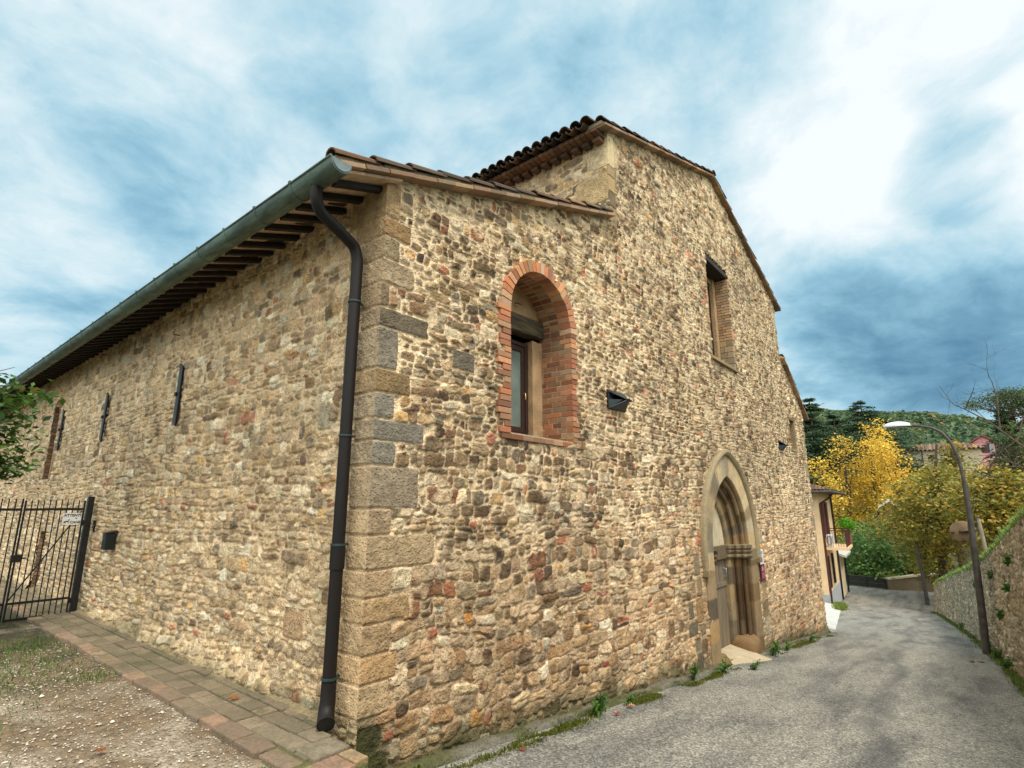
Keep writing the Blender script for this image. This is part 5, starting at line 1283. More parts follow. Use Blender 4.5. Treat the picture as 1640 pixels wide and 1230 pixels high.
# ================================================================== street lamps and mirror
lamp = empty('street_lamp', (18.13, .03, -1.92), 'tall leaning street lamp with curved arm and white oval head, near the right-hand wall', 'street lamp')
m = MB(); pth = [(18.13, .03, -2.0), (18.12, -.04, -.6), (18.1, -.12, 1.2), (18.1, -.135, 2.1), (18.1, -.11, 2.75), (18.1, -.02, 3.15), (18.1, .14, 3.45), (18.1, .34, 3.60), (18.1, .60, 3.67), (18.1, .82, 3.70)]
m.tube(pth[:4], [.082, .078, .066, .058], 14); pol = m.build('pole', M_pole, lamp)
m = MB(); m.tube(pth[3:], [.045, .042, .04, .038, .036, .034, .032], 12); m.build('arm', M_pole, lamp)
m = MB(); m.tube([(18.1, -.134, 2.02), (18.1, -.134, 2.12)], .064, 14); m.build('pole_sleeve', M_pole, lamp)
def ellipsoid(m, c, rx, ry, rz_, c4=(.5, .5, .5), n=18, k=10, z0=-90, z1=90):
    vs = []; 
    for j in range(k + 1):
        a = R(z0 + (z1 - z0)*j/k)
        for i_ in range(n): b = 2*math.pi*i_/n; vs.append((c[0] + rx*math.cos(a)*math.cos(b), c[1] + ry*math.cos(a)*math.sin(b), c[2] + rz_*math.sin(a)))
    fs = [(j*n + i_, j*n + (i_ + 1) % n, (j + 1)*n + (i_ + 1) % n, (j + 1)*n + i_) for j in range(k) for i_ in range(n)]
    m.add(vs, fs, c4, True)
m = MB(); ellipsoid(m, (18.1, 1.08, 3.70), .19, .33, .13, z0=-5, z1=90); hd = m.build('lamp_head', M_lampw, lamp)
m = MB(); ellipsoid(m, (18.1, 1.08, 3.695), .185, .32, .04, z0=-90, z1=0); m.build('diffuser', simple('grey glass bowl', (.30, .33, .34), .2, bstr=0), hd)
m = MB(); m.box(18.04, 18.16, .76, .86, 3.66, 3.74); m.build('joint', M_pole, hd, .01)
lamp2 = empty('road_pole', (43.6, 2.46, -4.6), 'far dark pole standing at the end of the retaining wall by the bend', 'pole')
m = MB(); m.tube([(43.6, 2.46, -4.7), (43.6, 2.50, -2.5), (43.6, 2.54, -.8)], [.12, .10, .085], 10); m.build('shaft', M_pole, lamp2)
m = MB(); m.tube([(43.6, 2.54, -.8), (43.6, 2.54, -.7)], [.10, .07], 10); m.build('cap', M_iron, lamp2)
mir = empty('traffic_mirror', (18.35, .06, .92), 'round traffic mirror seen from its weathered brown back, clamped to the near lamp post', 'traffic mirror')
m = MB(); n = 28; cen = Vector((18.30, .06, .92)); rad = .285
ux = Vector((-.25, 1, 0)).normalized(); uz = Vector((0, 0, 1)); nx_ = Vector((1, .25, 0)).normalized()
rings = [(0, -.055), (.05, -.055), (.20, -.040), (.24, -.02), (.27, -.018), (.285, 0), (.285, .03), (.26, .035)]
vs = []
for (q, d) in rings:
    for k in range(n): a = 2*math.pi*k/n; vs.append(cen + ux*math.cos(a)*q + uz*math.sin(a)*q*.93 + nx_*d)
m.add(vs, [(j*n + k, (j + 1)*n + k, (j + 1)*n + (k + 1) % n, j*n + (k + 1) % n) for j in range(len(rings) - 1) for k in range(n)], smooth=True); m.build('mirror_back', M_mirror, mir)
m = MB(); vs = [cen + nx_*.06] + [cen + ux*math.cos(2*math.pi*k/n)*.265 + uz*math.sin(2*math.pi*k/n)*.247 + nx_*.034 for k in range(n)]; m.add(vs, [(0, k + 1, (k + 1) % n + 1) for k in range(n)], smooth=True); m.build('mirror_glass', simple('mirror', (.8, .8, .8), .05, 1.0, bstr=0), mir)
for (a, b) in ((-.24, .05), (.23, -.02), (-.05, .02), (.03, -.23)):
    m = MB(); m.obox(cen + ux*a + uz*b - nx_*.045, ux*.07, nx_*.05, uz*.02); m.build('bracket', M_iron, mir)
m = MB(); m.obox(cen - nx_*.10 + uz*.0, ux*.20, nx_*.09, uz*.035); m.build('clamp', M_iron, mir)
po = empty('wooden_post', (24.5, -.75, -.2), 'short weathered grey post on the grassy bank behind the traffic mirror', 'post')
m = MB(); m.tube([(24.5, -.42, -.6), (24.5, -.40, .5), (24.5, -.37, 1.15)], [.06, .055, .05], 8); m.build('shaft', simple('grey wood', (.3, .26, .2), .9), po)
m = MB(); m.obox((24.5, -.37, 1.17), (.10, 0, 0), (0, .10, 0), (0, 0, .05)); m.build('cap', M_pole, po)

# ================================================================== houses by the road
def uvbox(m, o, a, b, a0, a1, b0, b1, z0, z1, c=(.5, .5, .5)):
    o = Vector(o); a = Vector(a); b = Vector(b)
    p = [o + a*x + b*y + Vector((0, 0, z)) for z in (z0, z1) for (x, y) in ((a0, b0), (a1, b0), (a1, b1), (a0, b1))]
    m.hexa(p, c)
HO = (35.42, 6.34, 0); A = Vector((1, .075, 0)).normalized(); B = Vector((-.075, 1, 0)).normalized()
ph = empty('peach_house', (35.42, 6.34, -3.8), 'peach rendered house with red shutters and balcony just beyond the church', 'house')
m = MB(); uvbox(m, HO, A, B, 0, 7.0, 0, 8, -3.25, 2.25); hw_ = m.build('wall', M_peach, ph)
m = MB(); uvbox(m, HO, A, B, -.03, 7.03, -.03, 8, -5.2, -3.25); m.build('plinth', M_pgrey, ph)
m = MB(); e = .75; o = Vector(HO); z0, z1 = 2.25, 3.6
c_ = [o + A*(-e) + B*(-e), o + A*(7 + e) + B*(-e), o + A*(7 + e) + B*(8 + e), o + A*(-e) + B*(8 + e)]; rdg = [o + A*2.6 + B*4, o + A*4.4 + B*4]
vs = [(p.x, p.y, z0) for p in c_] + [(p.x, p.y, z0 + .1) for p in c_] + [(p.x, p.y, z1 + .3) for p in rdg]
m.add(vs, [(3, 2, 1, 0), (0, 1, 5, 4), (1, 2, 6, 5), (2, 3, 7, 6), (3, 0, 4, 7), (4, 5, 9, 8), (6, 7, 8, 9), (5, 6, 9), (7, 4, 8)], lin(130, 104, 88))
rf1 = m.build('roof', simple('brown roof edge', lin(120, 98, 84), .9, var=.3, scale=4, bstr=.6, bdist=.05, bscale=8), ph)
m = MB()      # barrel tiles on the west hip and the street slope
for k in range(48):
    t = k/47*(7 + 2*e) - e; s = o + A*t + B*(-e - .03); f_ = min(1, min(t + e, 7 + e - t)/3.4); en = s + B*(4.75)*f_
    if f_ > .03: coppo(m, (s.x, s.y, z0 + .14), (en.x, en.y, z0 + .14 + (z1 + .2 - z0 - .1)*f_), .085, .075, (0, -.3, 1), tile_c(rt, .15), 5)
for k in range(54):
    t = k/53*(8 + 2*e) - e; s = o + B*t + A*(-e - .03); f_ = min(1, min(t + e, 8 + e - t)/4.75); en = s + A*(3.4)*f_
    if f_ > .03: coppo(m, (s.x, s.y, z0 + .14), (en.x, en.y, z0 + .14 + (z1 + .2 - z0 - .1)*f_), .085, .075, (-.3, 0, 1), tile_c(rt, .15), 5)
m.build('roof_tiles', M_tile, rf1)
m = MB(); p = o + A*(-e - .04) + B*(-e - .06); q = o + A*(7 + e) + B*(-e - .06); m.tube([(p.x, p.y, z0 + .04), (q.x, q.y, z0 + .04)], .085, 10); q = o + A*(-e - .04) + B*(8); m.tube([(p.x, p.y, z0 + .04), (q.x, q.y, z0 + .04)], .085, 10); m.build('eaves_gutter', M_pole, rf1)
m = MB(); p1 = o + A*.25 + B*(-.07); m.tube([(o + A*.3 + B*(-e)) + Vector((0, 0, z0)), (o + A*.28 + B*(-e*.8)) + Vector((0, 0, z0 - .25)), p1 + Vector((0, 0, z0 - .6)), p1 + Vector((0, 0, -4.0))], .06, 8); m.build('downpipe', M_shutter, ph)
m = MB(); p1 = o + A*6.8 + B*(-.08); m.tube([p1 + Vector((0, 0, z0)), p1 + Vector((0, 0, -4.4))], .06, 8); m.build('downpipe', M_iron, ph)
for k, a in enumerate((1.1, 2.9)):
    m = MB(); uvbox(m, HO, A, B, a, a + .75, -.10, -.03, -.3 if k else -.3, 1.75); sh = m.build('shutter', M_shutter, ph)
m = MB(); uvbox(m, HO, A, B, 1.9, 2.85, -.02, .02, -.6, 1.6); m.build('balcony_door', M_darkglass, ph)
for a in (.9, 3.3):
    m = MB(); uvbox(m, HO, A, B, a, a + .5, -.10, -.03, -3.0, -1.3); m.build('shutter', M_iron, ph)
m = MB(); uvbox(m, HO, A, B, .55, 4.2, -1.15, 0, -.92, -.76); bal = m.build('balcony_slab', M_peach, ph)
m = MB(); 
for (a0, a1, b0, b1) in ((.6, 4.15, -1.10, -1.07), (.6, .63, -1.10, 0), (4.12, 4.15, -1.10, 0)):
    uvbox(m, HO, A, B, a0, a1, b0, b1, .12, .17)
for k in range(28): a = .6 + k*.13; uvbox(m, HO, A, B, a, a + .02, -1.095, -1.075, -.76, .12)
for k in range(9): uvbox(m, HO, A, B, .605, .625, -1.09 + k*.125, -1.07 + k*.125, -.76, .12)
m.build('balcony_railing', M_shutter, bal)
m = MB(); uvbox(m, HO, A, B, .75, 1.55, -.42, -.12, -.75, -.1); ac = m.build('air_conditioner', M_white, ph, .02)
m = MB(); cc_ = o + A*.74 + B*(-.27); ring = [cc_ + B*.12*math.cos(t*math.pi/8) + Vector((0, 0, -.42 + .24*math.sin(t*math.pi/8))) for t in range(17)]; m.tube(ring, .012, 6); m.build('fan_grille', M_iron, ac)
m = MB(); uvbox(m, HO, A, B, .3, 1.3, -.6, -.04, -4.2, -3.78); uvbox(m, HO, A, B, .3, 1.3, -.9, -.6, -4.2, -3.95); m.build('doorstep', simple('brown stone step', lin(120, 92, 74), .9), ph)
r = np.random.default_rng(5)
bp = empty('potted_plant', tuple(o + A*3.9 + B*(-1.0) + Vector((0, 0, -.7))), 'bright green leafy plant standing on the balcony corner of the peach house', 'plant')
pq = o + A*4.0 + B*(-1.0); crown('foliage', bp, [(pq.x, pq.y, .45, .5, .42, .28)], 60, 14, .12, r, ((100, 170, 40), (130, 200, 60), (80, 140, 40)), [1, 1, 1], .2)
m = MB(); m.tube([(pq.x, pq.y, -.75), (pq.x, pq.y, -.2)], [.14, .2], 12, lin(150, 90, 70)); m.tube([(pq.x, pq.y, -.2), (pq.x, pq.y, .4)], .02, 6, lin(90, 110, 60)); m.build('pot', M_brick, bp)
an = empty('annex_house', (43, 7.0, -4.6), 'low pale yellow annex with a lean-to roof beyond the peach house', 'house')
m = MB(); HO2 = Vector(HO) + A*7.05 + B*(-.02); 
p = [HO2, HO2 + A*4.2, HO2 + A*4.2 + B*6, HO2 + B*6]
m.hexa([(q.x, q.y, -5.2) for q in p] + [(p[0].x, p[0].y, -1.75), (p[1].x, p[1].y, -1.75), (p[2].x, p[2].y, .1), (p[3].x, p[3].y, .1)]); m.build('wall', M_yellow, an)
m = MB(); e = .5; p = [HO2 - A*.05 - B*e, HO2 + A*4.5 - B*e, HO2 + A*4.5 + B*6, HO2 + B*6 - A*.05]; zz_ = [-1.82, -1.82, .2, .2]
m.hexa([(q.x, q.y, z) for q, z in zip(p, zz_)] + [(q.x, q.y, z + .14) for q, z in zip(p, zz_)], lin(214, 196, 170)); m.build('roof', M_conc, an)
m = MB(); q = HO2 + A*4.1 - B*.1; m.tube([(q.x, q.y, -1.8), (q.x, q.y, -4.6)], .06, 8); m.build('downpipe', M_iron, an)
# white worn ramp between church and peach house, stub wall
m = MB(); m.hexa([(19.6, 3.45, -2.7), (34.2, 5.6, -4.2), (35.2, 6.9, -4.2), (19.4, 4.6, -2.7), (19.6, 3.45, rz(19.6) + .02), (34.2, 5.6, rz(34.2) + .02), (35.2, 6.9, rz(35) + .10), (19.4, 4.6, rz(19.4) + .14)])
o_ = m.build('side_pavement', M_conc, None, .02); tag(o_, kind='structure')
r = np.random.default_rng(71); n = 2500; x = 30 + 5.5*r.random(n); y = np.interp(x, [30, 36], [5.0, 5.95]) + r.normal(0, .12, n); V, F, C_ = blades(np.stack([x, y, road_z(x) + .02], 1), .16, r, ((110, 130, 50), (130, 146, 60)), .2)
o_ = link('doorstep_grass', np_mesh('doorstep_grass', V, F, C_), M_leaf); tag(o_, 'tuft of yellow green grass at the kerb by the peach house', 'grass', kind='stuff')

# parapet at the bend, and the railing left of it
pw = empty('parapet_wall', (50, 4, -4.5), 'low curved stone parapet with pale coping at the bend of the road', 'stone wall')
pts = [(49.6, 5.0), (50.0, 4.1), (50.3, 3.2), (50.2, 2.2), (49.6, .6), (48.6, -1.5), (47.5, -5)]
def ribbon(m, pts, t, z0, z1, c, j=0):
    for k in range(len(pts) - 1):
        a = Vector((pts[k][0], pts[k][1], 0)); b = Vector((pts[k + 1][0], pts[k + 1][1], 0)); d = (b - a).normalized(); n_ = Vector((d.y, -d.x, 0))*t/2
        za, zb_ = (z1[k], z1[k + 1]) if isinstance(z1, list) else (z1, z1); ca, cb_ = (z0[k], z0[k + 1]) if isinstance(z0, list) else (z0, z0)
        m.hexa([a - n_ + Vector((0, 0, ca)), b - n_ + Vector((0, 0, cb_)), b + n_ + Vector((0, 0, cb_)), a + n_ + Vector((0, 0, ca)), a - n_ + Vector((0, 0, za)), b - n_ + Vector((0, 0, zb_)), b + n_ + Vector((0, 0, zb_)), a + n_ + Vector((0, 0, za))], c)
tops = [-3.75, -3.62, -3.45, -3.3, -3.1, -2.9, -2.6]
m = MB(); ribbon(m, pts, .42, -5, tops, lin(120, 108, 86)); m.build('wall_face', M_stone, pw)
m = MB(); ribbon(m, pts, .56, [t + .003 for t in tops], [t + .12 for t in tops], lin(196, 186, 160)); m.build('coping', M_sand, pw)
rl = empty('metal_railing', (50, 7, -4.5), 'dark mesh railing along the bend left of the stone parapet', 'railing')
rp_ = [(49.6, 5.1), (49.8, 6.3), (50.0, 7.5), (50.2, 8.7), (50.6, 10.5)]
for k, (x, y) in enumerate(rp_):
    m = MB(); m.tube([(x, y, -4.7), (x, y, -3.65)], .035, 6); m.build('post', M_iron, rl)
m = MB()
for z in (-3.68, -4.1, -4.4): m.tube([(x, y, z) for x, y in rp_], .022, 6)
m.build('rail', M_pole, rl)
m = MB(); ribbon(m, rp_[:3], .01, -4.42, -3.70, (.03, .035, .03)); m.build('mesh_panel', simple('dark netting', (.03, .035, .028), .9), rl)

# ================================================================== trees
def hue(base): return base
def tree(name, label, cat_group, base, top, r0, blobs, ncl, per, leaf, pal, wts, seed, clump=.6, topgrad=None, nl=9, shell=.7, wid=.75, droop=.3, mat=None):
    r = np.random.default_rng(seed); t = empty(name, tuple(base), label, 'tree', cat_group)
    trunk('trunk', t, base, top, r0, blobs, r, nl, mat); crown('crown', t, blobs, ncl, per, leaf, r, pal, wts, clump, shell, topgrad, wid, droop); return t
def blobcol(cx, cy, z0, z1, rx, r, n=7, jit=.35):
    out = []
    for k in range(n):
        f = (k + .5)/n; rad = rx*(.55 + .6*math.sin(math.pi*min(1, f*.9 + .12))); out.append((cx + r.normal(0, rx*jit), cy + r.normal(0, rx*jit), z0 + (z1 - z0)*f, rad*.75, rad*.75, (z1 - z0)/n*.85))
    return out
def at_px(u, v, X):
    d = px_dir(u, v); t = X/d.x; return (X, d.y*t, 1.6 + d.z*t)
YP = ((240, 210, 92), (232, 192, 76), (214, 188, 84), (176, 166, 66), (116, 134, 62)); 
def yg(zmid, zr):
    def f(c, w_):
        t = np.clip((c[2] - zmid)/zr, -1, 1); w2 = w_.copy(); w2[:3] *= max(.05, (.9 + t))*1.3; w2[3:] *= max(.12, .9 - 1.6*t); return w2
    return f
yl = [(1345, 700, 68, 2.0), (1385, 680, 70, 2.4), (1312, 735, 64, 1.7), (1434, 706, 66, 2.0), (1408, 712, 73, 2.2)]
yn = ['slim yellow poplar left of the tallest, thin leafed', 'tallest golden yellow poplar in the row beyond the bend', 'yellow poplar nearest the church wall with bare twigs', 'yellow poplar right under the near lamp head', 'golden poplar standing behind and between the others']
for k, ((u, v, X, rx), lb_) in enumerate(zip(yl, yn)):
    r = np.random.default_rng(100 + k); T_ = at_px(u, v, X); bl = blobcol(T_[0], T_[1], -6.0, T_[2] - .3, rx*1.15, r, 8, .22)
    tree('poplar_tree', lb_, 'yellow autumn poplars beyond the bend', (T_[0], T_[1], -8.2), (T_[0], T_[1], T_[2] - .4), .22, bl, 620 if k in (1, 3, 4) else 300, 16, .24, YP, [3, 3, 2, 1.6, 2.2], 110 + k, .8, yg(T_[2] - 9, 5.5), nl=16, shell=.4)
MP = ((166, 150, 62), (140, 138, 60), (190, 154, 66), (112, 122, 56), (206, 170, 84), (86, 100, 46))
def maple(label, top, base, blobs, seed, ncl):
    tree('maple_tree', label, 'olive and orange broadleaf trees behind the wall', base, top, .30, blobs, ncl, 17, .24, MP, [3, 3.4, 1.8, 2.4, 1, 1.5], seed, .8, None, nl=16, shell=.62)
def bl_px(L): 
    out = []
    for (u, v, X, ru, rv) in L:
        p = at_px(u, v, X); s = X/800.; out.append((p[0], p[1], p[2], ru*s*1.2, ru*s, rv*s))
    return out
maple('large olive and orange tree in the middle behind the near lamp post', at_px(1500, 712, 46), (46, at_px(1500, 900, 46)[1], -4.6),
      bl_px([(1508, 765, 46, 26, 18), (1470, 795, 47, 34, 26), (1525, 800, 45, 44, 30), (1480, 845, 46, 46, 32), (1446, 842, 48, 26, 24), (1530, 855, 45, 40, 24), (1500, 900, 46, 24, 22)]), 201, 560)
maple('olive tree at the right behind the bank grass', at_px(1585, 742, 42), (42, at_px(1590, 880, 42)[1], -2.5),
      bl_px([(1585, 768, 42, 26, 16), (1570, 810, 41, 38, 28), (1615, 800, 42, 30, 30), (1600, 840, 41, 36, 24), (1640, 820, 42, 30, 20)]), 202, 340)
maple('small orange tinged tree with its top on the skyline behind the lamp arm', at_px(1525, 722, 52), (52, at_px(1525, 800, 52)[1], -3),
      bl_px([(1524, 735, 52, 13, 18), (1512, 765, 52, 18, 18), (1535, 770, 52, 16, 18)]), 203, 110)
GP = ((84, 120, 60), (106, 142, 70), (66, 98, 52), (128, 156, 84), (96, 132, 90), (156, 154, 76))
for k, (lb_, L, bx) in enumerate((
    ('round green tree behind the parapet in the centre', [(1412, 872, 54, 42, 30), (1385, 898, 54, 36, 24), (1440, 898, 53, 34, 24), (1415, 920, 53, 42, 16)], 1410),
    ('dark green bushy tree low beside the stone parapet', [(1445, 918, 53, 28, 18), (1466, 927, 54, 18, 12), (1405, 927, 53, 28, 12)], 1446),
    ('green tree behind the balcony of the peach house', [(1366, 890, 60, 28, 24), (1350, 905, 58, 26, 24), (1366, 922, 57, 30, 14)], 1360))):
    p = at_px(bx, 940, L[0][2]); tree('green_tree', lb_, 'green trees filling the valley', (p[0], p[1], p[2] - 1.4), at_px(bx, L[0][1], L[0][2]), .22, bl_px(L), (420, 200, 300)[k], 17, .25, GP, [3, 2.5, 2.5, 1.2, 1, .8], 300 + k, .7, None, nl=10, shell=.55)
# cedars
def cedar(label, u, v, X, h, rad, seed, base_z=-6, name='cedar_tree', group='dark conifers on the slope', flat=.22):
    r = np.random.default_rng(seed); T_ = at_px(u, v, X); t = empty(name, (T_[0], T_[1], base_z), label, 'tree', group)
    m = MB(); m.tube([(T_[0], T_[1], base_z), (T_[0], T_[1], T_[2])], [.45, .06], 8); P = []; C_ = []
    z = T_[2]
    lv = 0
    while z > T_[2] - h:
        f = (T_[2] - z)/h; rr = rad*(.10 + .95*f**.75)
        for b in range(6 + lv % 3):
            a = r.uniform(0, 2*math.pi); L_ = rr*r.uniform(.55, 1.1); tip = np.array([T_[0] + math.cos(a)*L_, T_[1] + math.sin(a)*L_, z - L_*.12 + r.normal(0, .15)])
            s = np.array([T_[0], T_[1], z + .1]); m.tube([s, (s + tip)/2 + np.array([0, 0, .15]), tip], [.09, .06, .02], 5)
            n = int(45 + 110*f); g_ = r.random(n)**.6; q = s + (tip - s)*g_[:, None] + np.stack([r.normal(0, .22*L_*.7, n), r.normal(0, .22*L_*.7, n), r.normal(0, .10, n)], 1)
            P.append(q); C_.append(pal_cols(n, r, ((70, 98, 70), (84, 112, 80), (58, 84, 64), (102, 126, 88)), [3, 2, 3, 1]))
        z -= r.uniform(.55, .85); lv += 1
    P = np.concatenate(P); C_ = np.concatenate(C_); V, F, CC_ = leaves_at(P, r, .46, C_, 0, .6, 2.5)
    link('crown', np_mesh('crown', V, F, CC_), M_leaf, t); m.build('trunk', M_bark, t)
cedar('dark spreading cedar rising just behind the church corner', 1296, 642, 84, 15, 7.5, 401)
cedar('pointed dark cedar left of the tall yellow poplar', 1378, 645, 95, 14, 9.0, 402)
cedar('lower dark cedar between the pointed cedar and the lamp head', 1412, 672, 100, 10, 7.5, 403)
cedar('low dark cedar filling the gap behind the thin poplars', 1335, 668, 92, 12, 8, 404)
cedar('dark fir tree right of the pink house', 1606, 668, 72, 13, 3.6, 405)
# green tree at right edge + umbrella pine + bare tree
tree('cypress_tree', 'green and rusty tree at the right edge below the umbrella pine', 'trees on the right-hand slope', (60, at_px(1625, 800, 60)[1], -3), at_px(1625, 700, 60), .25,
     bl_px([(1622, 715, 60, 12, 26), (1634, 750, 60, 18, 30), (1618, 770, 60, 14, 24)]), 160, 16, .25, ((72, 100, 50), (96, 110, 50), (120, 110, 54), (60, 84, 46)), [2, 2, 1, 2], 410, .6)
r = np.random.default_rng(77); up = empty('umbrella_pine', at_px(1608, 760, 75), 'umbrella pine with flat wide crown against the sky at the right', 'tree')
pc_ = at_px(1626, 642, 75)
m = MB(); b_ = np.array(at_px(1622, 760, 75)); tt = np.array(at_px(1620, 650, 75)); m.tube([b_ - np.array([0, 0, 6]), b_, (b_ + tt)/2 + [0, .2, 0], tt], [.4, .34, .28, .2], 8)
for k in range(16):
    a = r.uniform(0, 2*math.pi); L_ = r.uniform(1, 3.8); s = tt - np.array([0, 0, r.uniform(.5, 3.0)]); e_ = np.array([pc_[0] + math.cos(a)*L_, pc_[1] + math.sin(a)*L_, pc_[2] + r.uniform(-.6, .3)]); m.tube([s, (s + e_)/2 - [0, 0, .2], e_], [.13, .08, .03], 5)
m.build('trunk', M_bark, up)
crown('crown', up, [(pc_[0], pc_[1] - .3, pc_[2] + .2, 4.4, 4.4, .95), (pc_[0], pc_[1] - 2.2, pc_[2] + .2, 3.5, 2.6, .8), (pc_[0], pc_[1] - .6, pc_[2] - 1.2, 3.0, 2.9, .9)], 420, 22, .30, r, ((74, 96, 48), (96, 116, 54), (86, 88, 62), (58, 78, 44)), [2, 2, 1.4, 2], .7, .5, wid=.4)
def bare_tree(label, base, seed, spread, n, h, r0=.12, name='bare_tree', tips=None, lean=(0, 0)):
    r = np.random.default_rng(seed); t = empty(name, tuple(base), label, 'tree'); m = MB(); b = np.array(base, float)
    def grow(p, d, L_, rad, lv):
        q = [p]; cur = p.copy(); dd = d.copy()
        for k in range(4): dd = dd + r.normal(0, .14, 3); dd /= np.linalg.norm(dd); cur = cur + dd*L_/4; q.append(cur.copy())
        m.tube(q, [rad, rad*.85, rad*.7, rad*.58, rad*.45], 6 if lv < 2 else 4, cap=False)
        if lv < 4:
            for k in range(3 if lv else n):
                f = r.integers(1, 5); nd = dd + r.normal(0, spread, 3); nd[2] += .15; nd /= np.linalg.norm(nd); grow(q[f], nd, L_*r.uniform(.5, .75), rad*.5, lv + 1)
    d0 = np.array([lean[0], lean[1], 1.0]); d0 /= np.linalg.norm(d0); grow(b, d0, h, r0, 0)
    o_ = m.build('branches', M_bark, t); return t
bt = at_px(1700, 760, 34)
bare_tree('leafless tree reaching in from the right edge over the umbrella pine', (34, bt[1], bt[2] - .5), 81, .8, 10, 3.3, .09, lean=(0, .25))

# foreground tree at the left edge
lt = empty('leafy_tree', (.55, 9.0, 0), 'leafy green tree reaching in from the left edge over the gate', 'tree')
r = np.random.default_rng(91)
blobs = [(.95, 8.75, 2.35, .50, .45, .42), (.55, 8.9, 2.6, .6, .5, .5), (1.15, 8.8, 2.85, .30, .3, .22), (.6, 8.8, 1.95, .62, .5, .30), (0, 9, 2.3, .9, .7, .9), (.75, 8.9, 2.95, .3, .3, .2), (1.05, 8.75, 2.05, .38, .35, .2)]
trunk('trunk', lt, (-.35, 9.3, 0), (.1, 9.1, 2.6), .07, blobs, r, 14)
crown('crown', lt, blobs, 420, 12, .105, r, ((66, 96, 40), (88, 124, 52), (48, 74, 34), (110, 140, 64), (74, 104, 70), (170, 140, 56)), [3, 3, 3, 1.2, 1.5, .35], .24, .45, wid=.55, droop=.5)
m = MB(); rr = np.random.default_rng(4); P = []
for (a, b) in (((.1, 9, 2.7), (.85, 8.8, 3.55)), ((.1, 9, 2.8), (.6, 8.9, 3.75)), ((.2, 9, 2.6), (1.1, 8.8, 3.25))):
    a = np.array(a); b = np.array(b); m.tube([a, (a + b)/2 + [0, 0, .08], b], [.014, .009, .003], 5)
    for k in range(9): f = rr.uniform(.35, 1); P.append(a + (b - a)*f + rr.normal(0, .05, 3))
m.build('twigs', M_bark, lt)
V, F, C_ = leaves_at(np.array(P), rr, .085, pal_cols(len(P), rr, ((60, 76, 50), (80, 96, 60), (90, 80, 70)), [1, 1, 1]), .5, .45); link('twig_leaves', np_mesh('twig_leaves', V, F, C_), M_leaf, lt)
# bush behind the gate, further greenery left
# ================================================================== far houses
def far_house(name, label, X, u0, u1, v_eave, v_ridge, v_bot, wall, roofc, depth=9, gable=False):
    a = at_px(u0, v_eave, X); b = at_px(u1, v_eave, X); zt_ = a[2]; zr = at_px((u0 + u1)/2, v_ridge, X)[2]; zb_ = at_px(u0, v_bot, X)[2] - 5
    t = empty(name, (X, (a[1] + b[1])/2, zb_), label, 'house'); y0, y1 = b[1], a[1]
    m = MB(); m.box(X, X + depth, y0, y1, zb_, zt_, wall); m.build('wall', attr_wall, t)
    m = MB(); mt = MB(); o_ = .5; xm = X + depth/2; yr = (y0 + y1)/2
    if not gable:
        m.add([(X - o_, y0 - o_, zt_), (X - o_, y1 + o_, zt_), (X + depth + o_, y1 + o_, zt_), (X + depth + o_, y0 - o_, zt_), (xm, y0 + 2, zr), (xm, y1 - 2, zr)], [(0, 3, 2, 1), (0, 1, 5, 4), (1, 2, 5), (2, 3, 4, 5), (3, 0, 4)], roofc)
        n = int((y1 - y0)/.42)
        for k in range(n):
            y = y0 - o_ + (y1 - y0 + 2*o_)*(k + .5)/n; e = min(1, (min(y - y0 + o_, y1 + o_ - y))/2.5)
            coppo(mt, (X - o_ - .05, y, zt_ + .02), (X - o_ + (depth/2 + o_)*e, y, zt_ + (zr - zt_)*e + .02), .17, .16, (-.4, 0, 1), tile_c(rt, .1), 4)
    else:
        m.add([(X - o_, y0 - o_, zt_ - .2), (X - o_, yr, zr), (X - o_, y1 + o_, zt_ - .2), (X + depth, y0 - o_, zt_ - .2), (X + depth, yr, zr), (X + depth, y1 + o_, zt_ - .2), (X - o_, y0 - o_, zt_), (X - o_, yr, zr + .25), (X - o_, y1 + o_, zt_), (X + depth, y0 - o_, zt_), (X + depth, yr, zr + .25), (X + depth, y1 + o_, zt_)],
              [(0, 1, 7, 6), (1, 2, 8, 7), (6, 7, 10, 9), (7, 8, 11, 10), (0, 3, 4, 1), (1, 4, 5, 2), (2, 5, 11, 8), (0, 6, 9, 3)], roofc)
        m.add([(X + .02, y0, zt_ - .01), (X + .02, y1, zt_ - .01), (X + .02, yr, zr - .05)], [(0, 2, 1)], wall)
    ro = m.build('roof', M_tile, t)
    if mt.v: mt.build('roof_tiles', M_tile, ro)
    return t, X, y0, y1, zt_
attr_wall = attr_mat('far render', mott=.1, s1=.6, s2=4, bstr=.1)
hs = far_house('farmhouse', 'long pale farmhouse with brown tiled roof seen above the trees', 98, 1446, 1572, 724, 707, 748, lin(196, 184, 158), lin(128, 100, 80), 8)
t, X, y0, y1, zt_ = hs
for y in (y1 - 3.2, y1 - 5.0, y0 + 3.4):
    m = MB(); m.box(X - .06, X + .02, y - .35, y + .35, zt_ - 1.6, zt_ - .6, lin(60, 50, 44)); m.build('window', attr_wall, t)
m = MB(); m.tube([(X - .12, y1 - 2.2, zt_), (X - .12, y1 - 2.2, zt_ - 6)], .07, 6); m.build('downpipe', M_pole, t)
hs = far_house('pink_house', 'small pink gabled house among trees on the far right slope', 135, 1556, 1592, 710, 698, 730, lin(212, 150, 150), lin(136, 78, 66), 9, True)
t, X, y0, y1, zt_ = hs
for y in ((y0 + y1)/2 - .3,):
    m = MB(); m.box(X - .08, X + .02, y - .5, y + .5, zt_ - 1.9, zt_ - .4, lin(70, 60, 60)); wq = m.build('window', attr_wall, t)
    m = MB(); m.box(X - .14, X - .09, y - 1.1, y - .55, zt_ - 1.9, zt_ - .4, lin(150, 150, 156)); m.build('shutter', attr_wall, wq)
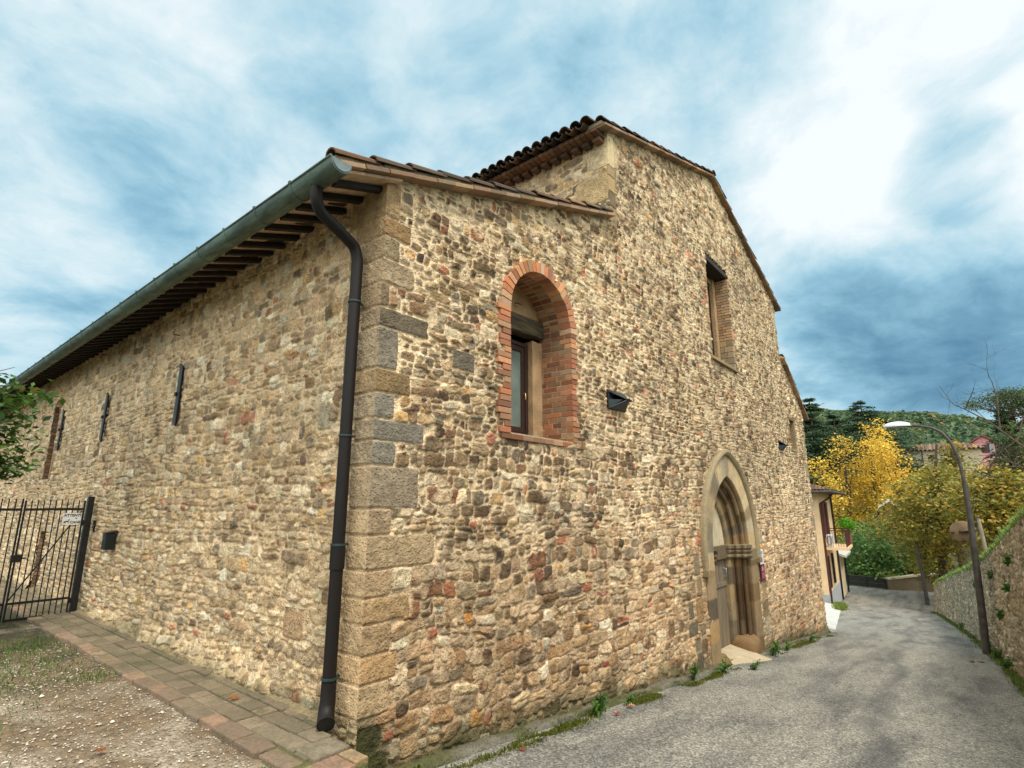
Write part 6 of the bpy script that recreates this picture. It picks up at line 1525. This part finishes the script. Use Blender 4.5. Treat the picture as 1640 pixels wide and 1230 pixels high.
far_house('orange_roofed_house', 'house with bright orange roof at the right edge behind the fir', 84, 1622, 1690, 705, 695, 730, lin(190, 150, 110), lin(214, 116, 64), 8)
hs = far_house('low_house', 'low house with pale tiled roof half hidden behind the olive tree at right', 52, 1596, 1690, 845, 822, 862, lin(190, 176, 150), lin(170, 140, 124), 6)
hs = far_house('white_roofed_hut', 'tiny hut with a white roof glimpsed between the poplars and the olive tree', 64, 1417, 1432, 810, 804, 815, lin(170, 100, 80), lin(220, 220, 220), 3, True)

# ================================================================== wooded hill (far-off wood: one mass)
r = np.random.default_rng(500); n = 12000
X = 200 + 380*r.random(n)**.9; ang = r.uniform(-.42, .30, n); Y = X*np.tan(ang)*.9 + 0
Z = terrain_z(X, Y); s = r.uniform(2.6, 5.4, n); col_ = pal_cols(n, r, ((80, 106, 72), (94, 118, 76), (70, 94, 68), (112, 122, 78), (128, 122, 80), (86, 110, 80)), [4, 3, 4, 1.6, .8, 2], .2)
per = 34; D_ = rand_unit(n*per, r).reshape(n, per, 3); D_[..., 2] = np.abs(D_[..., 2])
Pp = np.stack([X, Y, Z + s*.35], 1)[:, None] + D_*np.stack([s*.62, s*.62, s*.75], 1)[:, None]*r.uniform(.75, 1.05, (n, per, 1))
Nn = D_.reshape(-1, 3) + r.normal(0, .45, (n*per, 3)); Nn /= np.linalg.norm(Nn, axis=1, keepdims=True); Tn = rand_unit(n*per, r); Tn -= Nn*np.sum(Tn*Nn, 1, keepdims=True); Tn /= np.linalg.norm(Tn, axis=1, keepdims=True)
cc = np.repeat(col_, per, 0)*r.uniform(.85, 1.15, (n*per, 1)); hz = np.clip((np.repeat(X, per) - 200)/600, 0, 1)[:, None]
V, F, C_ = leaf_fan(Pp.reshape(-1, 3) - Tn*np.repeat(s, per)[:, None]*.20, Nn, Tn, np.repeat(s, per)*.42, cc, 1.0, .3)
o_ = link('far_woodland', np_mesh('far_woodland', V, F, C_), M_leaf); tag(o_, 'autumn wood covering the far hillside', 'woodland', kind='stuff')
# undergrowth between road and valley trees
r = np.random.default_rng(510); n = 26000; x = r.uniform(51.5, 80, n); y = r.uniform(-8, 22, n); z = terrain_z(x, y) + r.random(n)*1.2
V, F, C_ = leaves_at(np.stack([x, y, z], 1), r, .32, pal_cols(n, r, GP, [3, 2, 2, 1, 1, 1.4]), .2, .6); o_ = link('undergrowth', np_mesh('undergrowth', V, F, C_), M_leaf); tag(o_, 'low green undergrowth in the valley behind the parapet', 'undergrowth', kind='stuff')
